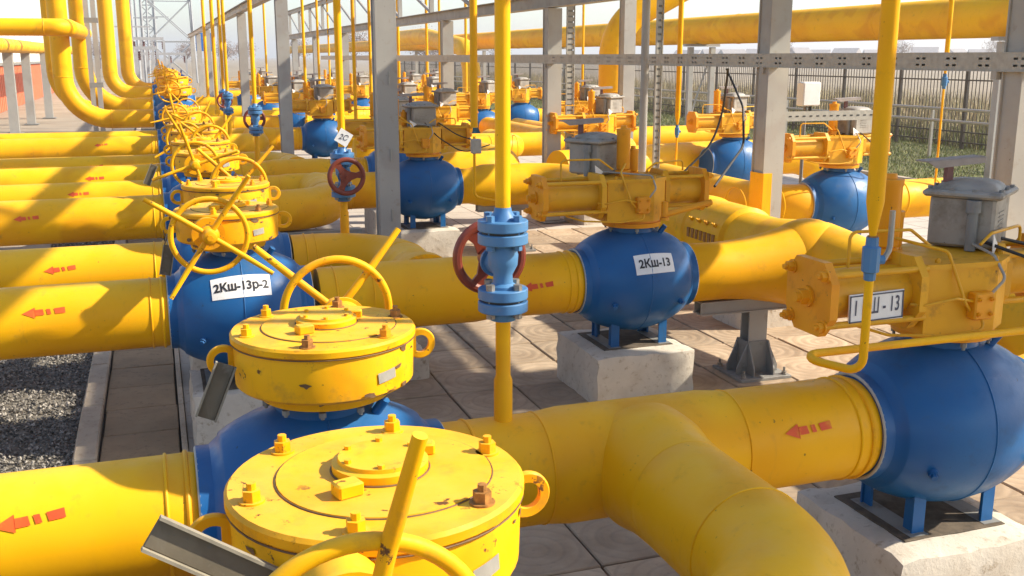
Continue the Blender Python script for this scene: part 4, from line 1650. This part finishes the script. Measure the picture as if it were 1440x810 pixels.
# perforated tray at eye level on the right column row: web with real slots
def perforated_tray():
    t = thing("perforated_tray", "long perforated grey cable tray at eye level across the picture", "cable tray", (5.17, 3.6, 2.27))
    y0, y1, h = 3.6, 34.0, .115
    V, F = [], []
    # slot rows: quads leaving holes, slots come in pairs of two by two
    pitch = .30
    ys, holes = [y0], []
    y = y0 + .1
    while y < 22:
        holes += [(y, y + .034), (y + .062, y + .096)]
        y += pitch
    cuts = [y0]
    for a, b in holes:
        cuts += [a, b]
    cuts.append(y1)
    zs = [-h / 2, -.030, -.016, .014, .028, h / 2]
    hs = set((round(a, 4), round(b, 4)) for a, b in holes)
    m = MB()
    for i in range(len(cuts) - 1):
        a, b = cuts[i], cuts[i + 1]
        hole = (round(a, 4), round(b, 4)) in hs
        for j in range(5):
            if hole and j in (1, 3):
                continue
            m.add([(0, a - y0, zs[j]), (0, b - y0, zs[j]), (0, b - y0, zs[j + 1]), (0, a - y0, zs[j + 1])], [(0, 1, 2, 3)])
    m.build("web", 'galv', t, smooth=0)
    part_mesh("lip", 'galv', t, lambda m: (m.box((.05, (y1 - y0) / 2, -h / 2 - .002), (.11, y1 - y0, .004)), m.box((.105, (y1 - y0) / 2, 0), (.003, y1 - y0, h - .002)),
                                           m.box((.052, (y1 - y0) / 2, h / 2 + .002), (.108, y1 - y0, .004))))  # top lip widened into an added cover so the slots look dark
    part_mesh("cables", 'black', t, lambda m: [m.cyl((.035 + .02 * q, .1, -h / 2 + .016), (.035 + .02 * q, y1 - y0 - .1, -h / 2 + .016), .009, n=6) for q in range(3)])
    for q, yy in enumerate((5.45, 8.2, 13.7, 19.2, 24.7, 30.2)):
        part_mesh("bracket", 'grey', t, lambda m: m.box((.048, yy - y0, -h / 2 - .03), (.10, .05, .05)))
    return t


perforated_tray()


def ladder(X, Y, z0, z1, label, w=.06):
    t = thing("cable_ladder", label, "cable tray", (X, Y, z0), 0, "upright perforated cable ladders")
    L = z1 - z0
    part_mesh("strip", 'galv', t, lambda m: (m.box((-w / 2 + .005, 0, L / 2), (.010, .03, L)), m.box((w / 2 - .005, 0, L / 2), (.010, .03, L))))
    for q in range(int(L / .075)):
        part_mesh("rung", 'galv', t, lambda m: m.box((0, 0, .03 + q * .075), (w - .02, .006, .052)))
    part_mesh("cables", 'greyd', t, lambda m: m.box((0, .012, L / 2), (w * .6, .008, L)))
    return t


ladder(5.52, 13.62, 0, 3.6, "perforated upright ladder beside the centre grey column", .12)
p = at(928, 40, Y=10.5)
ladder(p.x, 10.5, 0, 3.6, "perforated upright ladder right of the round grey post", .08)
p = at(905, 150, Y=10.0)
t = thing("round_post", "slim round grey post right of the actuator visors", "post", (p.x, 10.0, 0))
part_mesh("shaft", 'grey', t, lambda m: m.cyl((0, 0, 0), (0, 0, 3.6), .042, n=20))
part_mesh("floor_plate", 'greyd', t, lambda m: m.cyl((0, 0, 0), (0, 0, .02), .09, n=20))

# drooping black cables from the eye-level tray
for (pts, lb) in (([(1024, 97, 5.25), (1016, 160, 5.4), (1000, 205, 5.3), (955, 248, 4.9)], "thin black cable drooping from the tray to the 2Кш-13 actuator"),
                  ([(1022, 97, 5.3), (1045, 150, 5.2), (1046, 205, 5.0), (1005, 262, 4.3)], "black cable looping down from the tray, right of the thin one")):
    P3 = [at(a, b, X=x) for a, b, x in pts]
    mb = MB()
    mb.tube(P3, .011, 8, .5, 8)
    tag(mb.build("drooping_cable", 'black', None), lb, "cable", "cables drooping from the tray")

# ---------------------------------------------------------------- second line of valves to the right
for (x, y, lb, br) in ((6.76, 9.15, "dark blue ball valve with grey box before the grass, right of the yellow-footed column", .25),
                       (5.95, 13.6, "actuated valve with pale pink visor behind the centre of the picture", .5),
                       (7.5, 17.9, "actuated valve of the second line, third in depth", .3),
                       (6.9, 22.3, "actuated valve of the second line, fourth in depth", .6), (6.9, 27, "actuated valve of the second line, farthest", .4)):
    actuated_valve(x, y, lb, box_x=.16, box_y=0, box_r=br, can_x=-.12, lever=False, group="actuated valves of the second line",
                   cable=[[(.12, -.1, 1.56), (.2, -.3, 1.42), (.34, -.3, 1.18), (.42, -.2, 1.3), (.44, -.05, 1.54)]] if y < 10 else None)
    plinth(x, y, "concrete plinth of the second line, " + {9: "under the dark blue valve before the grass", 13: "behind the centre of the picture", 17: "third in depth", 22: "fourth in depth", 27: "farthest of all"}[int(y)], .7, .7)


def run_pipe(path, r, label, bend=.5, group="yellow pipes of the second line", mat='yellow', rings=()):
    O = Vector(path[0])
    t = thing("gas_pipe", label, "pipe", O, 0, group)
    part_mesh("pipe", mat, t, lambda m: m.tube(path, r, 40, bend, 12), O)
    d = (Vector(path[1]) - O).normalized()
    for q in (.35, .8):
        part_mesh("weld_seam", mat, t, lambda m: m.torus(O + d * q, d, r + .0005, .007, 40, 6), O)
    return t


run_pipe([(7.18, 9.15, AX), (8.7, 9.15, AX), (8.7, 9.15, -.1)], PR, "yellow pipe leaving the right-hand dark blue valve to the right")
run_pipe([(6.34, 9.15, AX), (5.95, 9.15, AX), (5.95, 11.6, AX)], PR, "short yellow pipe left of the right-hand dark blue valve")
run_pipe([(5.1, 13.0, AX), (7.7, 13.75, AX), (10.1, 13.75, AX), (10.1, 13.75, -.1)], .27, "thick yellow pipe crossing behind the drooping cables", .9)
run_pipe([(6.38, 13.6, AX + .02), (7.3, 15.6, AX + .02), (7.3, 21.0, AX + .02)], PR, "yellow pipe bending away behind the small blue valve", .9)
run_pipe([(7.92, 17.9, AX), (10.4, 17.9, AX)], PR, "yellow pipe right of the third second-line valve")
run_pipe([(3.4, 17.2, AX), (6.9, 17.2, AX), (6.9, 21.8, AX)], PR, "yellow pipe behind the centre column row")
run_pipe([(3.2, 23.6, AX), (6.5, 23.6, AX)], PR, "far yellow pipe between the column rows, nearer one")
run_pipe([(2.9, 27.6, AX), (6.5, 27.6, AX)], PR, "far yellow pipe between the column rows, farther one")

# white cabinet on a slim stand
p = at(1137, 132, Y=9.9)
t = thing("electrical_cabinet", "small white electrical box on a stand right of the yellow-footed column", "box", (p.x, 9.9, 0))
part_mesh("case", 'white', t, lambda m: m.box((0, 0, p.z), (.22, .14, .26), None, .012))
part_mesh("stand", 'greyd', t, lambda m: m.cyl((.0, .05, 0), (.0, .05, p.z - .10), .02, n=10))
part_mesh("gland", 'black', t, lambda m: (m.cyl((.03, 0, p.z - .13), (.03, 0, p.z - .18), .02, n=10), m.tube([(.03, 0, p.z - .17), (.05, 0, p.z - .26), (.12, -.05, p.z - .24)], .008, 8, .03, 4)))
# short perforated tray arm from the column to the valve
t = thing("tray_arm", "short perforated tray reaching from the yellow-footed column to the valve", "cable tray", (5.42, 8.35, 1.76))
part_mesh("channel", 'galv', t, lambda m: (m.box((.62, 0, 0), (1.24, .004, .09)), m.box((.62, .05, -.045), (1.24, .10, .004))))
for q in range(14):
    part_mesh("slot", 'black', t, lambda m: m.box((.1 + q * .075, -.003, .0), (.03, .003, .012)))

# ---------------------------------------------------------------- big overhead header along the fence and its elbow
BIGX, BIGZ, BIGR = 15.0, 3.03, .385
t = thing("transmission_pipe", "huge yellow elevated pipe running along the fence", "pipe", (BIGX, 14.6, BIGZ))
O = (BIGX, 14.6, BIGZ)
part_mesh("pipe", 'yellow', t, lambda m: m.lathe((BIGX, 14.2, BIGZ), (0, 1, 0), [(0, BIGR - .02), (.03, BIGR), (110, BIGR)], 48), O)
for y in (19, 25, 31, 37, 43, 49):
    part_mesh("weld_seam", 'yellow', t, lambda m: m.torus((BIGX, y, BIGZ), (0, 1, 0), BIGR, .01, 40, 6), O)
for i, y in enumerate((15.3, 27, 38, 49, 60)):
    t2 = thing("pipe_trestle", "grey trestle carrying the huge yellow pipe, " + NTH[i] + " from the right", "support", (BIGX, y, -.03), 0, "trestles under the elevated pipe")
    part_mesh("leg", 'grey', t2, lambda m: m.box((-.35, 0, 1.3), (.14, .14, 2.6)))
    part_mesh("leg", 'grey', t2, lambda m: m.box((.35, 0, 1.3), (.14, .14, 2.6)))
    part_mesh("cap", 'grey', t2, lambda m: m.box((0, 0, 2.65), (1.1, .18, .07)))
    part_mesh("brace", 'grey', t2, lambda m: m.cyl((-.35, .09, .3), (.35, .09, 2.4), .03, n=8))
e0, e1 = at(862, 105, Y=20), at(985, -25, Y=20)
c1 = at(872, 42, Y=20)
t = thing("elbow_pipe", "thick yellow pipe rising and bending to the upper right behind the tray", "pipe", (e0.x, 20, -.02))
O = (e0.x, 20, -.02)
part_mesh("pipe", 'yellow', t, lambda m: m.tube([(e0.x, 20, -.02), (e0.x, 20, c1.z + .1), (e1.x + .5, 19.6, e1.z + .45), (e1.x + 3, 19, e1.z + 2.2)], .30, 44, 1.1, 14), O)
part_mesh("weld_seam", 'yellow', t, lambda m: m.torus((e0.x, 20, 1.6), (0, 0, 1), .3, .01, 40, 6), O)
run_pipe([(13.2, 44, .2), (13.2, 44, 2.6), (13.2, 52, 3.3), (13.2, 60, 3.3)], .4, "far thick yellow elbow rising near the fence", 1.4, "far yellow pipes")
# ---------------------------------------------------------------- fence
t = thing("fence", "dark brown steel picket fence along the grass on the right", "fence", (19.5, 10, 0))
F0, F1 = 10.0, 86.0
mb = MB()
mb.box((0, 0, 1.0), (.07, .07, 2.1))
post_me = mb.mesh("post", 0)
post_me.materials.append(M['fencepaint'])
yy = []
y = 11.4
while y < F1:
    yy.append(y)
    y += 2.5
for y in yy:
    inst("post", post_me, t, (0, y - 10, 0))
for z_ in (.16, .42, 1.72):
    part_mesh("rail", 'fencepaint', t, lambda m: m.box((0, (F1 + F0) / 2 - 10, z_), (.03, F1 - F0, .035)))
mb = MB()
mb.box((0, 0, 1.0), (.016, .016, 1.9))
pick_me = mb.mesh("picket", 0)
pick_me.materials.append(M['fencepaint'])
y = 16.0
n = 0
while n < 290:
    if min(abs(y - q) for q in yy) > .05:
        inst("picket", pick_me, t, (0.02, y - 10, 0))
        n += 1
    y += .125
mb = MB()
while y < F1:
    mb.box((.02, y - 10, 1.0), (.016, .016, 1.9))
    y += .125
o = mb.build("far_pickets", 'fencepaint', t, smooth=0)
o["kind"] = "stuff"
# pale pipes and kerb before the fence
for i, (z_, x_) in enumerate(((1.13, 17.2), (.86, 17.2))):
    run_pipe([(x_, 8, z_), (x_, 70, z_)], .035, ["upper", "lower"][i] + " pale thin pipe running before the fence", .1, "pale thin pipes before the fence", 'galv')
for i, y in enumerate(np.arange(14, 60, 6.0)):
    mb = MB()
    mb.box((0, 0, .56), (.06, .06, 1.14))
    o = mb.build("pipe_stand", 'galv', None, smooth=0)
    o.location = (17.29, y, 0)
    tag(o, "thin stand holding the pale pipes before the fence, " + NTH[i] + " from the right", "stand", "stands of the pale pipes")
mb = MB()
mb.box((0, 0, 0), (.16, .97, .2), None, .012)
gk_me = mb.mesh("kerb_stone", 0)
gk_me.materials.append(M['kerb'])
gk = sheet("grass_kerb", 13.32, 13.48, 4, 56, -.028, 'joint')
for j in range(46):
    inst("kerb_stone", gk_me, gk, (13.4, 6 + j, -.03))


# ---------------------------------------------------------------- far left: risers, posts, building
def riser_elbow(px, Y, zh, xr, r, label, ztop=9.0, bend=.8):
    p = at(px, 80, Y=Y)
    t = thing("riser_pipe", label, "pipe", (p.x, Y, zh), 0, "thick yellow risers at the far left")
    O = (p.x, Y, zh)
    part_mesh("pipe", 'yellow', t, lambda m: m.tube([(p.x, Y, ztop), (p.x, Y, zh), (xr, Y, zh)], r, 36, bend, 14), O)
    part_mesh("weld_seam", 'yellow', t, lambda m: m.torus((p.x, Y, zh + bend), (0, 0, 1), r, .008, 32, 6), O)
    part_mesh("weld_seam", 'yellow', t, lambda m: m.torus((p.x + bend, Y, zh), (1, 0, 0), r, .008, 32, 6), O)
    return t


riser_elbow(86, 21.5, 1.13, -.02, .175, "left thick yellow riser bending to the right, nearest of the row")
riser_elbow(116, 23.2, 1.28, -.02, .185, "second thick yellow riser, right beside the nearest one")
riser_elbow(74, 24.6, 1.2, -.02, .15, "thick yellow riser half hidden behind the nearest one")
riser_elbow(153, 32, 1.28, .0, .20, "third thick yellow riser from the left, farther back", bend=.6)
riser_elbow(178, 35, 1.30, .0, .20, "rightmost thick yellow riser at the far left", bend=.6)
rows = [(21.5, 1.13), (23.2, 1.28), (26.2, AX), (32, 1.28), (35, 1.3), (39, AX), (43, AX)]
proto = bpy.data.objects[[o.name for o in scene.objects if o.get("label") == GB_DESC[8]][0]]
for i, (y, z_) in enumerate(rows):
    c_ = copy_tree(proto, (.42, y, PT + (z_ - AX)), "small manual valve far down the left line, " + NTH[i] + " behind the tenth", skip=("cap_bolt", "bolt", "drain_plug"))
    c_["group"] = "manual ball valves with yellow gearboxes"
proto2 = [o for o in scene.objects if o.get("label") == ACT_DESC[4]][0]
for i, y in enumerate((24.0, 29.5, 36.0)):
    copy_tree(proto2, (VX, y, PT), "actuated valve far down the first line, " + NTH[i] + " beyond the fifth", skip=("cover_bolt", "lid_bolt", "flange_bolt", "tie_nut", "drain_plug"))
    run_pipe([(.85, y, AX), (VX - .42, y, AX)], PR, "yellow pipe at the far end of the first line, " + NTH[i] + " beyond the fifth fork", .3, "far yellow pipes")

# more of the same equipment crowding the far middle
for i, (x, y) in enumerate(sorted(((4.5, 16.6), (4.9, 21.0), (3.9, 26.6), (5.6, 29.5), (4.4, 33.5), (7.6, 31.5), (8.8, 25.0), (6.2, 38.0), (4.2, 43.0), (9.5, 36.0), (7.9, 13.2)), key=lambda q: q[1])):
    copy_tree(proto2, (x, y, PT), "small far actuated valve between the column rows, " + NTH[i] + " nearest to the camera",
              skip=("cover_bolt", "lid_bolt", "flange_bolt", "tie_nut", "drain_plug"), group="actuated valves crowding the far middle")
    if y > 14:
        run_pipe([(x - 1.5, y, AX), (x - .42, y, AX)], PR, "short yellow pipe left of the " + NTH[i] + " nearest far middle valve", .3, "yellow stubs in the far middle")
        run_pipe([(x + .42, y, AX), (x + 1.3, y, AX), (x + 1.3, y + 1.6, AX)], PR, "bent yellow pipe right of the " + NTH[i] + " nearest far middle valve", .4, "yellow stubs in the far middle")
for i, (px, Y, r) in enumerate(sorted(((447, 26, .03), (462, 33, .03), (560, 24, .035), (600, 30, .04), (618, 21, .025), (655, 36, .05), (820, 24, .03), (404, 38, .04)))):
    p = at(px, 60, Y=Y)
    plain_riser(p.x, Y, r, .9, 7.5, "thin far yellow vent pipe among the columns, " + NTH[i] + " from the left")

t = thing("crossing_pipe", "yellow horizontal pipe at upper left, its end turning away", "pipe", (-9, 19.2, 2.78))
O = (-9, 19.2, 2.78)
pe = at(108, 42, Y=19.2)
part_mesh("pipe", 'yellow', t, lambda m: m.tube([(-12, 19.2, 2.78), (pe.x - .14, 19.2, 2.78), (pe.x - .14, 24, 2.78)], .142, 32, .22, 12), O)
part_mesh("weld_seam", 'yellow', t, lambda m: m.torus((pe.x - .5, 19.2, 2.78), (1, 0, 0), .142, .006, 32, 6), O)
for i, (px, py, Y) in enumerate(((22, 188, 34), (45, 175, 39.5), (70, 166, 43.5))):
    p = at(px, py, z=0)
    column(p.x, p.y, 2.42, "white-grey post under the pipes at far left, " + ["nearest", "middle", "farthest"][i] + " of three", .27, group="posts at the far left")
run_pipe([(-3.95, 31, 2.62), (-3.85, 60, 2.62)], .2, "yellow pipe lying on the three far left posts", .2, "yellow pipes on the far left posts")
run_pipe([(-4.5, 31, 2.62), (-4.4, 60, 2.62)], .2, "second yellow pipe on the far left posts, outer one", .2, "yellow pipes on the far left posts")
for i, (px, Y) in enumerate(((128, 22.6), (138, 22.6))):
    p = at(px, 100, Y=Y)
    column(p.x, Y, 6.0, "slim grey post beside the thick risers, " + ["left", "right"][i] + " of the pair", .09, group="slim posts beside the risers")
t = thing("post_ties", "small grey tie plates joining the two slim posts", "plates", (at(128, 100, Y=22.5).x, 22.45, 0))
part_mesh("tie_plate", 'greyd', t, lambda m: m.box((.08, 0, 1.75), (.26, .02, .10)))
part_mesh("tie_plate", 'greyd', t, lambda m: m.box((.08, 0, 3.0), (.26, .02, .10)))

# long shed with an orange-red base
b0, b1 = at(0, 163, z=0), at(66, 146, z=0)
t = thing("shed", "long cream shed with orange-red corrugated base at far left", "building", (b0.x, b0.y, 0))
sx = -6.2
part_mesh("wall", 'cladding', t, lambda m: m.box((sx - 4 - b0.x, 66 - b0.y, 3.3), (8, 44, 6.6)))
part_mesh("base_band", 'orangewall', t, lambda m: [m.box((sx + .03 - b0.x, 44.2 + q * .55 - b0.y, .95), (.10, .36, 1.9)) for q in range(80)] + [m.box((sx + .012 - b0.x, 66 - b0.y, .95), (.04, 44, 1.9))])
part_mesh("ledge", 'greyd', t, lambda m: m.box((sx + .08 - b0.x, 66 - b0.y, 1.98), (.2, 44, .12)))
for q in range(16):
    part_mesh("cladding_rib", 'cladding', t, lambda m: m.box((sx + .02 - b0.x, 44.6 + q * 2.4 - b0.y, 4.3), (.06, .10, 4.5)))
part_mesh("roof", 'houseroof', t, lambda m: m.box((sx - 4 - b0.x, 66 - b0.y, 6.7), (8.6, 44.6, .2)))

# ---------------------------------------------------------------- far background: lattice tower, switchyard frames, houses, trees
def lattice(X, Y, h, w0, w1, label, name="lattice_tower"):
    t = thing(name, label, "tower", (X, Y, -.1))
    def corner(s, u, z_):
        w = (w0 + (w1 - w0) * z_ / h) / 2
        return Vector((s * w, u * w, z_))
    for s in (-1, 1):
        for u in (-1, 1):
            part_mesh("leg", 'greytower', t, lambda m: m.cyl(corner(s, u, 0), corner(s, u, h), .11, .07, n=6))
    def br(m):
        z_ = 0
        st = w0 * .9
        while z_ < h - st:
            for (a, b) in (((-1, -1), (1, -1)), ((1, -1), (1, 1)), ((1, 1), (-1, 1)), ((-1, 1), (-1, -1))):
                m.cyl(corner(*a, z_), corner(*b, z_ + st), .05, n=5)
                m.cyl(corner(*b, z_), corner(*a, z_ + st), .05, n=5)
                m.cyl(corner(*a, z_ + st), corner(*b, z_ + st), .05, n=5)
            z_ += st
    part_mesh("bracing", 'greytower', t, br)
    return t


p = at(243, 95, Y=105)
lattice(p.x, 105, 22, 4.2, 3.2, "grey lattice tower standing far behind the handwheels")
p = at(212, 95, Y=140)
lattice(p.x, 140, 26, 1.6, 1.2, "slender lattice mast left of the big tower")
for i, (px, Y, h) in enumerate(((190, 90, 12), (196, 120, 14), (204, 95, 9), (222, 110, 10), (186, 75, 7))):
    p = at(px, 90, Y=Y)
    t = thing("switchyard_mast", "thin grey switchyard mast at far left, " + ["leftmost but one", "middle", "right of middle", "rightmost", "leftmost"][i], "mast", (p.x, Y, -.1), 0, "thin switchyard masts")
    part_mesh("shaft", 'greytower', t, lambda m: m.cyl((0, 0, 0), (0, 0, h), .16, .07, n=8))
    part_mesh("cross_arm", 'greytower', t, lambda m: m.box((0, 0, h * .62), (2.6, .1, .1)))
for i, (px0, px1, Y, z_) in enumerate(((178, 222, 60, 2.75), (184, 232, 70, 3.4), (190, 262, 82, 2.5))):
    a, b = at(px0, 85, Y=Y), at(px1, 85, Y=Y)
    t = thing("portal_frame", "grey portal frame in the far switchyard, " + ["nearest", "middle", "farthest"][i], "frame", (a.x, Y, -.1), 0, "switchyard portal frames")
    L = b.x - a.x
    part_mesh("girder", 'greytower', t, lambda m: m.box((L / 2, 0, z_ + .1), (L, .16, .18)))
    for q in range(4):
        part_mesh("leg", 'greytower', t, lambda m: m.box((L * q / 3, 0, z_ / 2), (.14, .14, z_)))
        part_mesh("insulator", 'maroon', t, lambda m: m.lathe((L * (q + .5) / 3.6, .1, z_ - .55), (0, 0, 1), [(0, .03)] + [(.06 * j + .03 * (j % 2), .09 if j % 2 else .04) for j in range(1, 9)], 8))
p = at(287, 59, Y=62)
t = thing("sign", "small plain blue sign on a post beyond the column row", "sign", (p.x, 62, -.1))
part_mesh("panel", 'bluesign', t, lambda m: m.box((0, 0, p.z + .1), (.9, .04, 1.0), None, .01))
part_mesh("post", 'greytower', t, lambda m: m.cyl((0, .05, 0), (0, .05, p.z + .6), .05, n=8))

# blue-black capped valves beyond the yellow handwheels
for i, (px, py, Y) in enumerate(((240, 112, 40), (252, 116, 38), (232, 110, 45))):
    p = at(px, py, Y=Y)
    t = thing("far_handwheel_valve", "navy blue valve with spoked wheel at the far end, " + ["left", "right", "rear"][i] + " one", "valve", (p.x, Y, 0), 0, "navy valves at the far end")
    part_mesh("stand", 'navy', t, lambda m: m.cyl((0, 0, 0), (0, 0, p.z), .13, n=12))
    part_mesh("wheel", 'navy', t, lambda m: (m.torus((0, 0, p.z), (0, 1, 0), .26, .05, 20, 6), m.cyl((-.42, 0, p.z - .1), (.42, 0, p.z + .1), .03, n=6), m.cyl((-.1, 0, p.z - .42), (.1, 0, p.z + .42), .03, n=6)))

# houses of a distant village and bare trees, beyond the field
def house(X, Y, w, d, h, rz, label, roofh=2.2):
    t = thing("house", label, "house", (X, Y, -.12), rz, "houses of the distant village")
    part_mesh("wall", 'housewall', t, lambda m: m.box((0, 0, h / 2), (w, d, h)))
    def rf(m):
        e = .4
        m.add([(-w / 2 - e, -d / 2 - e, h), (w / 2 + e, -d / 2 - e, h), (w / 2 + e, d / 2 + e, h), (-w / 2 - e, d / 2 + e, h), (-w / 2 - e, 0, h + roofh), (w / 2 + e, 0, h + roofh)],
              [(0, 1, 5, 4), (2, 3, 4, 5), (0, 4, 3), (1, 2, 5), (3, 2, 1, 0)])
    part_mesh("roof", 'houseroof', t, rf)
    for q in range(3):
        part_mesh("window", 'glass', t, lambda m: m.box((-w * .3 + q * w * .3, -d / 2 - .01, h * .55), (1.1, .06, 1.2)))
    return t


hs = 0
for px in (968, 1003, 1030, 1062, 1124, 1150, 1190, 1228, 1300, 1345, 1378, 1425):
    Y = 290 + RNG.uniform(0, 80)
    p = at(px, 78, Y=Y)
    house(p.x, Y, RNG.uniform(6, 10), RNG.uniform(6, 8), RNG.uniform(2.6, 3.6), RNG.uniform(-.5, .5) - .5, "small pale village house on the horizon, " + NTH[hs] + " from the left")
    hs += 1


def far_tree(X, Y, h, w, label):
    t = thing("far_tree", label, "tree", (X, Y, -.12), 0, "brownish trees on the horizon")
    def tr(m):
        m.cyl((0, 0, 0), (0, 0, h * .6), .03 * h, .012 * h, n=7)
        for q in range(9):
            a = RNG.uniform(0, 6.28)
            z_ = h * RNG.uniform(.25, .55)
            m.cyl((0, 0, z_), (math.cos(a) * w * .4, math.sin(a) * w * .4, z_ + h * .3), .011 * h, .004 * h, n=5)
    part_mesh("trunk", 'bark', t, tr)
    n = 2600
    ph, ct = RNG.uniform(0, 6.28, n), RNG.uniform(-1, 1, n)
    rr = RNG.random(n) ** .45 * (1 + .25 * np.sin(3 * ph + 5 * ct))
    c = np.stack([rr * np.cos(ph) * np.sqrt(1 - ct ** 2) * w / 2, rr * np.sin(ph) * np.sqrt(1 - ct ** 2) * w / 2, h * .63 + rr * ct * h * .37], -1)
    d = RNG.normal(0, .013 * h, (n, 3, 3))
    V = (c[:, None] + d).reshape(-1, 3)
    m = MB()
    m.add(V.tolist(), np.arange(3 * n).reshape(-1, 3).tolist())
    m.build("crown", 'dryleaf', t, smooth=0)
    return t


tn = 0
for px, Y, h in sorted(((598, 170, 7), (618, 160, 6), (140, 230, 6), (196, 250, 5), (262, 260, 6), (318, 250, 6), (345, 260, 6), (420, 260, 7), (1098, 260, 8), (1268, 240, 7), (1402, 230, 8), (700, 260, 8), (500, 240, 9))):
    p = at(px, 78, Y=Y)
    far_tree(p.x, Y, h, h * .9, "brownish tree on the horizon, " + NTH[tn] + " from the left")
    tn += 1


# ---------------------------------------------------------------- warm morning haze filling the yard
mb = MB()
mb.box((0, 1100, 15.4), (3060, 2860, 33))
hz = struct(mb.build("haze", 'white', None, smooth=0), "stuff")
hz["label"] = "thin pale haze lying over the yard and field"
hm = bpy.data.materials.new("thin_haze")
hm.use_nodes = True
hm.node_tree.nodes.remove(hm.node_tree.nodes["Principled BSDF"])
pv = hm.node_tree.nodes.new("ShaderNodeVolumePrincipled")
pv.inputs["Color"].default_value = (0.93, 0.93, 0.95, 1)
pv.inputs["Density"].default_value = 0.0010
pv.inputs["Anisotropy"].default_value = 0.3
hm.node_tree.links.new(pv.outputs[0], hm.node_tree.nodes["Material Output"].inputs["Volume"])
hz.data.materials.clear()
hz.data.materials.append(hm)
